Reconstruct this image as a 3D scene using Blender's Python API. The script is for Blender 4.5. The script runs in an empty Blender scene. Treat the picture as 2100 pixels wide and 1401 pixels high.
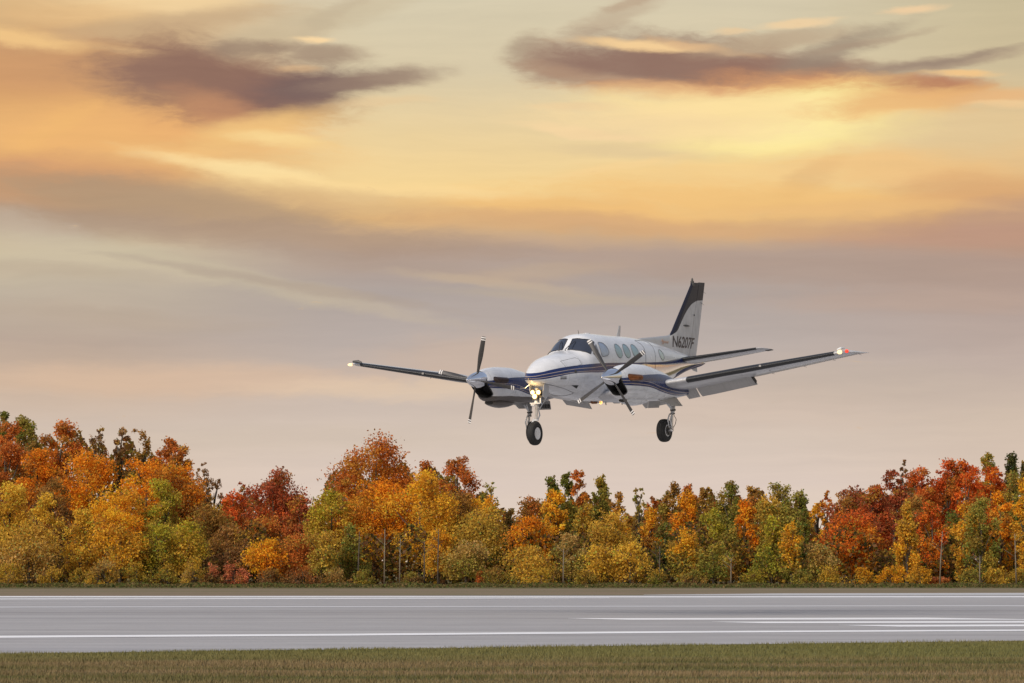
import bpy, bmesh, math, random
import numpy as np
from mathutils import Matrix, Vector

S = bpy.context.scene
COL = S.collection
rnd = random.Random(7)

# ------------------------------------------------------------------ camera
F = 7000.0                       # focal length in photograph pixels (2100 wide)
CAMH = 1.47
YH = 1150.0                      # row of the horizon
PITCH = math.atan((YH - 700.5) / F)
cam_d = bpy.data.cameras.new('camera')
cam_d.sensor_width = 36.0
cam_d.lens = F / 2100.0 * 36.0
cam_d.clip_start = 1.0
cam_d.clip_end = 12000.0
cam = bpy.data.objects.new('camera', cam_d)
COL.objects.link(cam)
cam.location = (0, 0, CAMH)
cam.rotation_euler = (math.pi / 2 + PITCH, 0, 0)
S.camera = cam

# ------------------------------------------------------------------ colour management
S.view_settings.view_transform = 'Standard'
S.view_settings.look = 'None'
S.view_settings.gamma = 1.0
S.view_settings.exposure = 0.0

def lin(c):
    out = []
    for v in c:
        v = v / 255.0
        out.append(v / 12.92 if v <= 0.04045 else ((v + 0.055) / 1.055) ** 2.4)
    return out + [1.0]

# ------------------------------------------------------------------ sun
SUN_DIR = Vector((-0.50, -0.66, 0.58)).normalized()     # towards the sun
sun_d = bpy.data.lights.new('sun', 'SUN')
sun_d.energy = 3.1
sun_d.angle = math.radians(30)
sun_d.color = (1.0, 0.90, 0.78)
sun = bpy.data.objects.new('sun', sun_d)
COL.objects.link(sun)
sun.rotation_euler = SUN_DIR.to_track_quat('Z', 'Y').to_euler()

# ------------------------------------------------------------------ node helper
class NT:
    def __init__(s, tree):
        s.t = tree; s.n = tree.nodes; s.l = tree.links
    def new(s, typ, **kw):
        n = s.n.new(typ)
        for k, v in kw.items(): setattr(n, k, v)
        return n
    def put(s, sock, v):
        if v is None: return
        if isinstance(v, bpy.types.NodeSocket): s.l.new(v, sock)
        else: sock.default_value = v
    def m(s, op, a, b=None, c=None, clamp=False):
        n = s.new('ShaderNodeMath', operation=op); n.use_clamp = clamp
        s.put(n.inputs[0], a); s.put(n.inputs[1], b); s.put(n.inputs[2], c)
        return n.outputs[0]
    def mr(s, v, a, b, c=0.0, d=1.0, smooth=False):
        n = s.new('ShaderNodeMapRange')
        if smooth: n.interpolation_type = 'SMOOTHSTEP'
        s.put(n.inputs[0], v)
        for i, q in enumerate((a, b, c, d)): s.put(n.inputs[i + 1], q)
        return n.outputs[0]
    def mix(s, f, a, b, blend='MIX'):
        n = s.new('ShaderNodeMix', data_type='RGBA', blend_type=blend)
        s.put(n.inputs[0], f); s.put(n.inputs[6], a); s.put(n.inputs[7], b)
        return n.outputs[2]
    def noise(s, vec, scale, detail=4, rough=.55, out=0, dist=0.0):
        n = s.new('ShaderNodeTexNoise')
        s.put(n.inputs['Vector'], vec); n.inputs['Scale'].default_value = scale
        n.inputs['Detail'].default_value = detail; n.inputs['Roughness'].default_value = rough
        n.inputs['Distortion'].default_value = dist
        return n.outputs[out]
    def comb(s, x, y, z=0.0):
        n = s.new('ShaderNodeCombineXYZ')
        for i, q in enumerate((x, y, z)): s.put(n.inputs[i], q)
        return n.outputs[0]
    def sep(s, v):
        n = s.new('ShaderNodeSeparateXYZ'); s.put(n.inputs[0], v); return n.outputs
    def ramp(s, f, stops, mode='LINEAR'):
        n = s.new('ShaderNodeValToRGB'); cr = n.color_ramp; cr.interpolation = mode
        while len(cr.elements) > 1: cr.elements.remove(cr.elements[-1])
        cr.elements[0].position = stops[0][0]; cr.elements[0].color = stops[0][1]
        for p, c in stops[1:]:
            e = cr.elements.new(p); e.color = c
        s.put(n.inputs[0], f); return n.outputs[0]
    def curve(s, f, pts):
        n = s.new('ShaderNodeFloatCurve'); c = n.mapping.curves[0]
        n.mapping.use_clip = False
        c.points[0].location = pts[0]; c.points[1].location = pts[-1]
        for p in pts[1:-1]: c.points.new(*p)
        n.mapping.update(); s.put(n.inputs[1], f); return n.outputs[0]

# ------------------------------------------------------------------ world: sky with sunset clouds
world = bpy.data.worlds.new('World'); S.world = world
world.use_nodes = True
wt = NT(world.node_tree); wt.n.clear()
geo = wt.new('ShaderNodeTexCoord')
dx, dy, dz = wt.sep(geo.outputs['Generated'])[:3]
# angles seen from the ground: u to the right, v downwards, both in units of 1/7000 rad
az = wt.m('ARCTAN2', dx, dy)
el = wt.m('ARCSINE', dz)
U0 = wt.m('MULTIPLY_ADD', az, F, 1050.0)
V0 = wt.m('MULTIPLY_ADD', el, -F, YH)
nv = wt.comb(wt.m('DIVIDE', U0, 420.0), wt.m('DIVIDE', V0, 120.0), 0.0)
wn = wt.sep(wt.noise(nv, 1.0, 5, .55, 1))
nv2 = wt.comb(wt.m('DIVIDE', U0, 90.0), wt.m('DIVIDE', V0, 34.0), 3.0)
wn2 = wt.sep(wt.noise(nv2, 1.0, 6, .6, 1))
U = wt.m('ADD', U0, wt.m('MULTIPLY_ADD', wn[0], 150.0, -75.0))
U = wt.m('ADD', U, wt.m('MULTIPLY_ADD', wn2[0], 60.0, -30.0))
V = wt.m('ADD', V0, wt.m('MULTIPLY_ADD', wn[1], 56.0, -28.0))
V = wt.m('ADD', V, wt.m('MULTIPLY_ADD', wn2[1], 16.0, -8.0))
def vr(stops):
    return wt.ramp(wt.mr(V, -400, 1200), [((v + 400) / 1600.0, lin(c)) for v, c in stops])
mid = vr([(-400, (196, 190, 178)), (0, (214, 202, 172)), (150, (217, 201, 166)), (290, (236, 208, 152)), (390, (246, 211, 142)),
          (450, (228, 182, 118)), (520, (180, 157, 142)), (600, (175, 162, 155)), (700, (185, 172, 165)), (800, (201, 184, 172)),
          (900, (213, 195, 180)), (1000, (220, 201, 188)), (1150, (228, 208, 186))])
left = vr([(-400, (200, 182, 160)), (0, (220, 184, 132)), (100, (208, 165, 112)), (200, (218, 162, 100)), (290, (236, 180, 108)),
           (370, (196, 148, 106)), (440, (178, 150, 124)), (520, (206, 190, 160)), (600, (192, 177, 157)), (700, (186, 166, 150)),
           (790, (207, 180, 156)), (870, (208, 189, 173)), (1000, (222, 200, 180)), (1150, (228, 208, 186))])
right = vr([(-400, (192, 188, 174)), (0, (200, 186, 150)), (150, (206, 188, 150)), (290, (232, 198, 142)), (400, (222, 176, 116)),
            (470, (196, 150, 116)), (540, (178, 151, 136)), (640, (181, 161, 151)), (750, (192, 173, 162)), (850, (208, 188, 170)),
            (1000, (218, 197, 180)), (1150, (224, 204, 186))])
base = wt.mix(wt.mr(U, 800, 150, smooth=True), mid, left)
base = wt.mix(wt.mr(U, 1500, 2100, smooth=True), base, right)
# cu, cv, ru, rv, tilt (deg, clockwise), colour, strength
CL = [
 (330,8,190,34,-4,(244,210,154),.85),(120,40,150,22,0,(226,182,124),.6),(330,62,260,20,-8,(200,168,128),.7),
 (640,50,210,22,-16,(196,176,142),.45),(700,20,90,14,-30,(190,170,140),.35),
 (60,150,170,50,4,(206,150,100),.8),(250,150,200,46,8,(202,150,102),.7),
 (40,90,130,14,6,(242,196,128),.9),(290,112,70,7,4,(240,196,134),.9),
 (250,295,320,78,-6,(238,178,104),.85),(90,280,110,20,-28,(240,182,104),.6),(420,250,170,60,8,(232,170,102),.7),
 (360,158,150,62,0,(152,116,98),.95),(470,178,190,56,8,(144,108,92),.95),(545,205,130,46,-12,(140,104,92),.9),
 (640,186,120,36,-4,(124,100,94),.95),(770,170,130,18,-6,(150,124,108),.85),
 (440,235,90,30,20,(198,140,98),.7),(645,112,90,18,4,(164,140,118),.85),(500,103,70,13,-4,(160,136,114),.8),
 (632,82,38,7,0,(250,214,158),.9),(600,142,40,6,0,(232,190,138),.5),(790,215,110,10,-4,(232,200,150),.6),
 (520,275,130,28,-12,(244,196,120),.8),(580,296,80,14,6,(250,214,142),.9),(470,330,220,24,0,(240,192,120),.5),
 (560,368,220,16,9,(253,222,156),.9),(800,395,240,16,3,(250,214,146),.8),
 (60,372,220,40,0,(206,150,106),.7),(260,405,260,30,5,(178,146,114),.8),(420,432,320,34,6,(182,152,120),.8),
 (700,415,200,22,4,(212,172,122),.6),(560,485,420,28,4,(172,146,126),.7),
 (60,476,120,34,16,(202,186,166),.5),(150,520,260,20,10,(208,192,162),.55),(420,560,300,18,12,(200,186,158),.5),
 (700,618,220,13,12,(202,184,158),.35),(560,585,300,9,9,(176,158,142),.6),(100,560,160,14,5,(188,170,146),.5),
 (800,545,300,14,6,(176,154,138),.5),(1010,580,170,10,6,(198,176,150),.6),(250,650,260,16,3,(186,166,146),.4),
 (1080,110,44,26,-12,(172,150,126),.75),(1180,78,110,18,-24,(192,172,144),.5),(1270,36,100,22,-26,(192,170,142),.5),(1300,8,70,8,-20,(186,160,132),.6),
 (1160,138,80,34,4,(168,138,116),.85),(1300,130,160,46,0,(150,118,102),.95),(1450,138,220,44,4,(146,113,98),.95),(1640,148,200,28,4,(150,112,96),.8),
 (1240,165,150,16,10,(186,150,120),.6),(1320,94,120,9,2,(246,206,146),.95),(1450,98,90,7,10,(222,180,132),.7),
 (1600,90,140,16,-8,(186,160,130),.7),(1640,55,66,9,-6,(242,208,158),.85),(1510,72,36,5,0,(238,200,148),.6),
 (1700,112,140,20,-20,(154,134,116),.75),(1780,92,110,7,-10,(172,148,124),.6),
 (1900,140,180,13,-6,(164,140,120),.85),(1960,128,120,6,-8,(150,128,112),.5),
 (1540,190,300,17,2,(222,156,100),.85),(1760,186,220,24,5,(220,152,94),.95),(1900,182,90,16,2,(184,122,88),.9),(1960,163,56,7,3,(242,194,128),.9),
 (1640,256,210,62,-6,(255,233,150),1.0),(1650,248,130,40,-8,(255,240,160),.95),(1480,226,260,34,3,(252,222,154),.9),(1380,255,260,26,4,(248,216,158),.7),(1200,268,120,9,6,(246,212,158),.8),(1160,218,70,7,0,(238,204,152),.6),
 (1860,224,160,26,-4,(234,178,110),.85),(2070,214,100,14,-4,(232,180,120),.85),(2060,230,60,6,0,(246,206,148),.6),(1960,285,180,24,0,(222,196,148),.55),
 (1865,24,52,8,-4,(240,204,156),.85),(1290,310,160,14,4,(222,196,148),.6),
 (1500,360,330,28,-2,(244,202,130),.7),(1240,350,160,8,-10,(248,210,144),.5),(1668,366,60,24,-36,(220,174,114),.5),
 (1560,410,420,26,2,(240,188,110),.75),(1850,350,220,30,4,(240,192,124),.7),(2020,400,160,34,0,(218,164,108),.7),
 (2060,450,140,34,-14,(188,150,126),.7),(1950,490,260,22,0,(190,148,126),.6),
 (1150,430,260,18,2,(240,188,112),.8),(1300,465,420,18,2,(214,166,116),.7),(1760,430,240,12,0,(236,186,120),.5),
 (1120,560,160,14,-4,(192,168,144),.6),(1150,610,220,10,2,(190,172,150),.5),(1700,560,400,26,2,(176,150,134),.5),
 (1900,620,300,24,0,(190,162,144),.5),(960,740,200,40,0,(206,178,156),.5),(400,780,420,28,1,(220,186,156),.6),(820,800,260,20,0,(232,204,172),.5),
 (1450,830,360,50,0,(214,190,170),.4),(500,900,420,26,0,(208,190,172),.5),(1750,780,260,40,0,(196,178,162),.5),
]
col = base
UV = wt.comb(U, V, 0.0)
WISP = wt.m('MULTIPLY_ADD', wt.noise(wt.comb(wt.m('DIVIDE', U0, 130.0), wt.m('DIVIDE', V, 38.0), 5.0), 1.0, 7, .62, dist=.6), .50, -.25)
WISP = wt.m('ADD', WISP, wt.m('MULTIPLY_ADD', wt.noise(wt.comb(wt.m('DIVIDE', wt.m('MULTIPLY_ADD', V0, -.9, U0), 60.0), wt.m('DIVIDE', V, 15.0), 2.0), 1.0, 6, .65, dist=.8), .26, -.13))
for cu, cv, ru, rv, tl, c, st in CL:
    a = math.radians(tl)
    mp = wt.new('ShaderNodeMapping', vector_type='TEXTURE')
    wt.put(mp.inputs['Vector'], UV)
    mp.inputs['Location'].default_value = (cu, cv, 0); mp.inputs['Rotation'].default_value = (0, 0, a)
    mp.inputs['Scale'].default_value = (ru * 1.9, rv * 1.95, 1)
    gr = wt.new('ShaderNodeTexGradient', gradient_type='SPHERICAL'); wt.l.new(mp.outputs[0], gr.inputs[0])
    f = wt.mr(wt.m('ADD', gr.outputs['Fac'], WISP), 0.10, .80, 0.0, st, smooth=True)
    col = wt.mix(f, col, lin(c))
# fine streaks in the cloud deck
st = wt.noise(wt.comb(wt.m('DIVIDE', U0, 300.0), wt.m('DIVIDE', V, 26.0), 9.0), 1.0, 5, .6)
col = wt.mix(1.0, col, wt.ramp(st, [(.25, (.965, .965, .97, 1)), (.75, (1.035, 1.03, 1.025, 1))]), 'MULTIPLY')
hs = wt.new('ShaderNodeHueSaturation'); hs.inputs['Saturation'].default_value = .95; wt.put(hs.inputs['Color'], col); col = hs.outputs[0]
# high dome overhead and behind: the physical sky with a pale veil of cloud
sky = wt.new('ShaderNodeTexSky', sky_type='NISHITA')
sky.sun_disc = False
sky.sun_elevation = math.asin(SUN_DIR.z)
sky.sun_rotation = math.atan2(SUN_DIR.x, SUN_DIR.y)
veil = wt.mix(1.0, wt.mix(1.0, sky.outputs[0], (.10, .10, .10, 1), 'MULTIPLY'), (.20, .20, .215, 1), 'ADD')
col = wt.mix(wt.mr(V0, -250, -2600, smooth=True), col, veil)
bg = wt.new('ShaderNodeBackground'); wt.put(bg.inputs[0], col); bg.inputs[1].default_value = 1.0
wo = wt.new('ShaderNodeOutputWorld'); wt.l.new(bg.outputs[0], wo.inputs[0])
world.cycles.sampling_method = 'MANUAL'; world.cycles.sample_map_resolution = 512

# ------------------------------------------------------------------ helpers for objects
def tag(o, label=None, cat=None, group=None, kind=None):
    if label: o['label'] = label
    if cat: o['category'] = cat
    if group: o['group'] = group
    if kind: o['kind'] = kind
    return o

def mesh_obj(name, verts, faces, mat=None, parent=None, smooth=True, angle=None):
    me = bpy.data.meshes.new(name)
    me.from_pydata([tuple(v) for v in verts], [], faces)
    if smooth:
        me.polygons.foreach_set('use_smooth', [True] * len(me.polygons))
        if angle: me.set_sharp_from_angle(angle=math.radians(angle))
    me.update()
    o = bpy.data.objects.new(name, me); COL.objects.link(o)
    if mat: me.materials.append(mat)
    if parent: o.parent = parent
    return o

def ground_pt(px, py, z=0.0):
    """where the sight line through a photograph pixel meets the height z"""
    c, s = math.cos(PITCH), math.sin(PITCH)
    a, b = (px - 1050) / F, -(py - 700.5) / F
    d = Vector((a, c - b * s, s + b * c))
    k = (z - CAMH) / d.z
    return Vector((0, 0, CAMH)) + d * k

def mat_new(name):
    m = bpy.data.materials.new(name); m.use_nodes = True
    t = NT(m.node_tree)
    b = t.n['Principled BSDF']
    return m, t, b

def simple(name, col, rough=.5, metal=0.0, coat=0.0, emit=None, es=0.0, bump=0.0, bscale=40, var=0.12):
    m, t, b = mat_new(name)
    tc = t.new('ShaderNodeTexCoord').outputs['Object']
    n = t.noise(tc, 6.0, 5, .6)
    c = list(col) + [1.0] if len(col) == 3 else list(col)
    lo = [v * (1 - var) for v in c[:3]] + [1]; hi = [min(1, v * (1 + var * .7)) for v in c[:3]] + [1]
    t.put(b.inputs['Base Color'], t.ramp(n, [(.3, lo), (.7, hi)]))
    b.inputs['Roughness'].default_value = rough; b.inputs['Metallic'].default_value = metal
    b.inputs['Coat Weight'].default_value = coat
    if emit:
        b.inputs['Emission Color'].default_value = list(emit) + [1]; b.inputs['Emission Strength'].default_value = es
    if bump:
        bm_ = t.new('ShaderNodeBump'); bm_.inputs['Strength'].default_value = bump; bm_.inputs['Distance'].default_value = .01
        t.put(bm_.inputs['Height'], t.noise(tc, bscale, 3)); t.l.new(bm_.outputs[0], b.inputs['Normal'])
    return m

# ------------------------------------------------------------------ ground, runway, markings
def ground_mat(name, kind):
    m, t, b = mat_new(name)
    pos = t.new('ShaderNodeNewGeometry').outputs['Position']
    x, y, z = t.sep(pos)[:3]
    b.inputs['Specular IOR Level'].default_value = .15
    if kind == 'grass':
        n1 = t.noise(t.comb(t.m('MULTIPLY', x, .05), t.m('MULTIPLY', y, .55)), 1.0, 4, .6)      # mown bands
        n2 = t.noise(t.comb(t.m('MULTIPLY', x, .9), t.m('MULTIPLY', y, 2.2)), 1.0, 5, .65)
        n3 = t.noise(t.comb(t.m('MULTIPLY', x, 9.0), t.m('MULTIPLY', y, 16.0)), 1.0, 4, .7)
        c = t.ramp(n1, [(.34, (.085, .085, .030, 1)), (.46, (.115, .098, .042, 1)), (.54, (.165, .118, .058, 1)), (.66, (.20, .145, .078, 1))])
        c = t.mix(t.mr(n2, .40, .66, 0, .55), c, (.082, .092, .028, 1))
        c = t.mix(1.0, c, t.ramp(n3, [(.3, (.72, .72, .72, 1)), (.7, (1.25, 1.25, 1.2, 1))]), 'MULTIPLY')
        # greener strip beside the pavement
        e = t.mr(t.m('MULTIPLY_ADD', x, -.035, t.m('MULTIPLY_ADD', n2, 3.0, y)), 50.6, 54.0, 0, .7)
        e = t.m('MULTIPLY', e, t.mr(y, 110, 80))
        c = t.mix(e, c, (.12, .125, .042, 1))
        t.put(b.inputs['Base Color'], c); b.inputs['Roughness'].default_value = .95
        h = n3
    elif kind == 'strip':
        n1 = t.noise(t.comb(t.m('MULTIPLY', x, .03), t.m('MULTIPLY', y, .22)), 1.0, 4, .6)
        n2 = t.noise(t.comb(t.m('MULTIPLY', x, .6), t.m('MULTIPLY', y, .9)), 1.0, 5, .7)
        c = t.ramp(n1, [(.35, (.165, .145, .075, 1)), (.5, (.20, .155, .10, 1)), (.65, (.235, .165, .12, 1))])
        c = t.mix(t.mr(n2, .45, .7, 0, .5), c, (.11, .11, .05, 1))
        t.put(b.inputs['Base Color'], c); b.inputs['Roughness'].default_value = .95
        h = n2
    else:
        n1 = t.noise(t.comb(t.m('MULTIPLY', x, .012), t.m('MULTIPLY', y, .35)), 1.0, 5, .6)
        n2 = t.noise(t.comb(t.m('MULTIPLY', x, .5), t.m('MULTIPLY', y, 1.2)), 1.0, 6, .7)
        n3 = t.noise(pos, 14.0, 4, .7)
        c = t.ramp(n1, [(.3, (.28, .272, .277, 1)), (.5, (.355, .345, .348, 1)), (.7, (.415, .405, .402, 1))])
        # tyre-darkened lane beyond the centre line
        d = t.m('ABSOLUTE', t.m('SUBTRACT', y, t.m('MULTIPLY_ADD', x, .10, 98.0)))
        c = t.mix(t.mr(t.m('MULTIPLY_ADD', n2, 3.0, d), 6.5, 2.0, 0, .35, True), c, (.22, .21, .21, 1))
        c = t.mix(t.mr(y, 62, 54, 0, .35), c, (.36, .36, .385, 1))
        c = t.mix(1.0, c, t.ramp(n2, [(.3, (.88, .88, .88, 1)), (.7, (1.08, 1.08, 1.08, 1))]), 'MULTIPLY')
        c = t.mix(1.0, c, t.ramp(n3, [(.3, (.9, .9, .9, 1)), (.7, (1.1, 1.1, 1.1, 1))]), 'MULTIPLY')
        # transverse slab joints and sealed cracks
        w = t.new('ShaderNodeTexWave', wave_type='BANDS', bands_direction='Y'); t.put(w.inputs['Vector'], pos)
        w.inputs['Scale'].default_value = .052; w.inputs['Distortion'].default_value = 0.15
        c = t.mix(t.mr(w.outputs[1], .9990, 1.0, 0, .35), c, (.10, .10, .10, 1))
        t.put(b.inputs['Base Color'], c); b.inputs['Roughness'].default_value = .8
        h = n3
    bp = t.new('ShaderNodeBump'); bp.inputs['Strength'].default_value = .35; bp.inputs['Distance'].default_value = .03
    t.put(bp.inputs['Height'], h); t.l.new(bp.outputs[0], b.inputs['Normal'])
    return m

M_GRASS = ground_mat('grass_ground', 'grass')
M_STRIP = ground_mat('dry_grass_strip', 'strip')
M_TAR = ground_mat('runway_pavement', 'tar')

def sheet(name, pts, z, mat, kind='structure'):
    # pts: rows of two points (left/right) front to back, world xy
    v = []; f = []
    for i, row in enumerate(pts):
        for p in row: v.append((p[0], p[1], z))
    n = len(pts[0])
    for i in range(len(pts) - 1):
        for j in range(n - 1):
            a = i * n + j; f.append((a, a + 1, a + n + 1, a + n))
    o = mesh_obj(name, v, f, mat, smooth=False); tag(o, kind=kind); return o

def line_at(pl, pr, ext=1.0):
    """ground line through two photograph pixels, extended a long way both sides"""
    a, b = ground_pt(*pl), ground_pt(*pr); d = (b - a)
    return a - d * ext, b + d * ext

sheet('ground', [[(-2500, -60), (2500, -60)], [(-2500, 4000), (2500, 4000)]], 0.0, M_GRASS)
e1 = line_at((0, 1342), (2100, 1315), 1.2); e2 = line_at((0, 1222.6), (2100, 1220.6), 1.2)
sheet('runway', [e1, e2], 0.008, M_TAR)
s1 = line_at((0, 1222.6), (2100, 1220.6), 1.2); s2 = line_at((0, 1208.0), (2100, 1207), 1.2)
sheet('verge', [s1, s2], 0.006, M_STRIP)

m, t, b = mat_new('runway_paint')
pos = t.new('ShaderNodeNewGeometry').outputs['Position']
xx, yy, zz = t.sep(pos)[:3]
n = t.noise(t.comb(t.m('MULTIPLY', xx, .6), t.m('MULTIPLY', yy, 3.0)), 1.0, 6, .7)
t.put(b.inputs['Base Color'], t.ramp(n, [(.28, (.5, .5, .5, 1)), (.42, (.76, .76, .77, 1)), (.7, (.86, .86, .87, 1))]))
b.inputs['Roughness'].default_value = .7
M_PAINT = m
def faded(name, k, alpha):
    m, t, b = mat_new(name)
    pos = t.new('ShaderNodeNewGeometry').outputs['Position']
    xx, yy, zz = t.sep(pos)[:3]
    n = t.noise(t.comb(t.m('MULTIPLY', xx, .05), t.m('MULTIPLY', yy, 2.0)), 1.0, 6, .7)
    t.put(b.inputs['Base Color'], t.ramp(n, [(.3, (k * .78, k * .78, k * .8, 1)), (.7, (k, k, k * 1.01, 1))]))
    b.inputs['Roughness'].default_value = .75
    return m
M_FADE = faded('worn_runway_paint', .62, 1); M_CONC = faded('pale_concrete_edge', .52, 1)

def stripe(name, pts, mat, z=0.014, ext=0.0):
    """pts: (px, top row, bottom row) along the marking"""
    top = [ground_pt(p[0], p[1]) for p in pts]; bot = [ground_pt(p[0], p[2]) for p in pts]
    if ext:
        top = [top[0] + (top[0] - top[-1]) * ext] + top + [top[-1] + (top[-1] - top[0]) * ext]
        bot = [bot[0] + (bot[0] - bot[-1]) * ext] + bot + [bot[-1] + (bot[-1] - bot[0]) * ext]
    o = sheet(name, [bot, top], z, mat)
    return o
stripe('runway_edge_line', [(0, 1305.2, 1309.6), (700, 1301.2, 1305.2), (1400, 1295.6, 1299.2), (2100, 1292.4, 1295.4)], M_PAINT, ext=1)
stripe('runway_far_edge_line', [(0, 1223.6, 1225.6), (1000, 1224.0, 1226.0), (2100, 1223.6, 1225.8)], M_PAINT, ext=1)
stripe('runway_far_shoulder_line', [(0, 1228.6, 1230.2), (700, 1227.6, 1229.3), (1250, 1226.9, 1227.6)], M_PAINT, z=.015)
stripe('runway_lane_line', [(0, 1245.2, 1247.0), (1200, 1243.4, 1245.2), (2100, 1242.2, 1244.2)], M_FADE, ext=1)
stripe('runway_bar', [(1165, 1268.9, 1269.3), (1290, 1268.8, 1272.4), (1900, 1267.8, 1271.8), (2000, 1269.4, 1271.9), (2160, 1271.9, 1272.4)], M_PAINT)
stripe('runway_bar', [(1460, 1276.2, 1276.5), (1565, 1276.0, 1279.4), (2160, 1274.6, 1278.2), (2500, 1274.6, 1278.0)], M_PAINT)
stripe('runway_bar', [(1720, 1283.1, 1283.4), (1845, 1282.8, 1286.6), (2160, 1281.8, 1285.6), (2600, 1281.8, 1285.4)], M_PAINT)
stripe('concrete_edge_strip', [(1320, 1220.3, 1220.9), (1600, 1217.6, 1221.0), (2160, 1216.4, 1220.6), (3000, 1216.0, 1220.4)], M_CONC, z=.012)

# grass blades along the near side of the runway
rg = np.random.default_rng(3)
def blades(n, name, yfun, mat, hmin, hmax, wid, xr):
    x = rg.uniform(-xr, xr, n); y = yfun(x, rg.uniform(0, 1, n))
    h = rg.uniform(hmin, hmax, n) * (0.6 + 0.8 * (0.5 + 0.5 * np.sin(x * 1.3 + 2 * np.sin(y * 2.1))))
    a = rg.uniform(0, np.pi, n); w = wid * rg.uniform(.6, 1.4, n)
    lx, ly = rg.normal(0, .35, n) * h, rg.normal(0, .35, n) * h
    v = np.empty((n, 3, 3), np.float32)
    v[:, 0] = np.stack([x - w * np.cos(a), y - w * np.sin(a), np.full(n, -.005)], 1)
    v[:, 1] = np.stack([x + w * np.cos(a), y + w * np.sin(a), np.full(n, -.005)], 1)
    v[:, 2] = np.stack([x + lx, y + ly, h], 1)
    me = bpy.data.meshes.new(name)
    me.vertices.add(n * 3); me.vertices.foreach_set('co', v.ravel())
    me.loops.add(n * 3); me.loops.foreach_set('vertex_index', np.arange(n * 3, dtype=np.int32))
    me.polygons.add(n); me.polygons.foreach_set('loop_start', np.arange(0, n * 3, 3, dtype=np.int32))
    at = me.attributes.new('tint', 'FLOAT', 'FACE'); at.data.foreach_set('value', rg.uniform(0, 1, n).astype(np.float32))
    me.update(calc_edges=True); me.materials.append(mat)
    o = bpy.data.objects.new(name, me); COL.objects.link(o); return o
m, t, b = mat_new('grass_blade')
pos = t.new('ShaderNodeNewGeometry').outputs['Position']
bx, by, bz = t.sep(pos)[:3]
n1 = t.noise(t.comb(t.m('MULTIPLY', bx, .05), t.m('MULTIPLY', by, .55)), 1.0, 4, .6)
n2 = t.noise(t.comb(t.m('MULTIPLY', bx, .9), t.m('MULTIPLY', by, 2.2)), 1.0, 5, .65)
att = t.new('ShaderNodeAttribute', attribute_name='tint').outputs['Fac']
c = t.ramp(n1, [(.34, (.10, .105, .035, 1)), (.46, (.16, .135, .06, 1)), (.54, (.21, .155, .08, 1)), (.66, (.25, .185, .105, 1))])
e = t.mr(t.m('MULTIPLY_ADD', bx, -.035, t.m('MULTIPLY_ADD', n2, 3.0, by)), 50.6, 54.0, 0, .75)
c = t.mix(e, c, (.165, .160, .058, 1))
c = t.mix(1.0, c, t.ramp(att, [(0, (.86, .87, .85, 1)), (1, (1.12, 1.1, 1.06, 1))]), 'MULTIPLY')
t.put(b.inputs['Base Color'], c); b.inputs['Roughness'].default_value = .9; b.inputs['Specular IOR Level'].default_value = .1
M_BLADE = m
ea, eb = e1
def edge_y(x): return ea.y + (eb.y - ea.y) * (x - ea.x) / (eb.x - ea.x)
g = blades(200000, 'grass', lambda x, r: edge_y(x) + .06 - (edge_y(x) - 39.0) * r, M_BLADE, .02, .055, .006, 10.5)
tag(g, 'short green and straw coloured grass in front of the runway', 'grass', kind='stuff')

def interp(tab,x):
    # tab rows [x,...]; catmull-rom (centripetal-ish, finite diff) interpolation
    n=len(tab)
    if x<=tab[0][0]: return list(tab[0][1:])
    if x>=tab[-1][0]: return list(tab[-1][1:])
    i=0
    while tab[i+1][0]<x:i+=1
    a,b=tab[i],tab[i+1];h=b[0]-a[0];t=(x-a[0])/h
    out=[]
    for k in range(1,len(a)):
        d=(b[k]-a[k])/h
        def slope(j):
            if j<=0: return (tab[1][k]-tab[0][k])/(tab[1][0]-tab[0][0])
            if j>=n-1: return (tab[-1][k]-tab[-2][k])/(tab[-1][0]-tab[-2][0])
            d0=(tab[j][k]-tab[j-1][k])/(tab[j][0]-tab[j-1][0]);d1=(tab[j+1][k]-tab[j][k])/(tab[j+1][0]-tab[j][0])
            if d0*d1<=0:return 0.
            return 2*d0*d1/(d0+d1)
        m0,m1=slope(i),slope(i+1)
        t2,t3=t*t,t*t*t
        out.append((2*t3-3*t2+1)*a[k]+(t3-2*t2+t)*h*m0+(-2*t3+3*t2)*b[k]+(t3-t2)*h*m1)
    return out
# x, half width, bottom, top, z of max width, exponent top, exponent bottom
FUS=[
(0.21,.012,1.57,1.59,1.58,2,2),
(0.225,.065,1.51,1.64,1.575,2,2),
(0.26,.115,1.475,1.69,1.57,2,2),
(0.34,.18,1.44,1.765,1.57,2,2),
(0.46,.25,1.41,1.855,1.57,2,2),
(0.66,.35,1.37,1.965,1.57,2,2),
(1.00,.49,1.30,2.09,1.58,2.05,2.05),
(1.50,.615,1.21,2.185,1.60,2.1,2.1),
(2.00,.69,1.125,2.255,1.65,2.2,2.2),
(2.22,.71,1.09,2.30,1.68,2.25,2.3),
(2.40,.722,1.065,2.46,1.70,2.3,2.35),
(2.60,.73,1.035,2.63,1.72,2.35,2.5),
(2.85,.735,1.005,2.725,1.73,2.4,2.5),
(3.30,.735,.97,2.755,1.74,2.4,2.5),
(4.40,.735,.95,2.72,1.74,2.4,2.5),
(5.60,.735,.96,2.69,1.75,2.4,2.5),
(6.40,.70,1.05,2.63,1.78,2.3,2.4),
(7.20,.60,1.24,2.55,1.82,2.2,2.3),
(8.40,.41,1.54,2.39,1.92,2.1,2.1),
(9.60,.20,1.80,2.22,1.98,2,2),
(10.5,.06,1.92,2.08,2.00,2,2),
(10.8,.01,1.99,2.01,2.00,2,2)]
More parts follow.
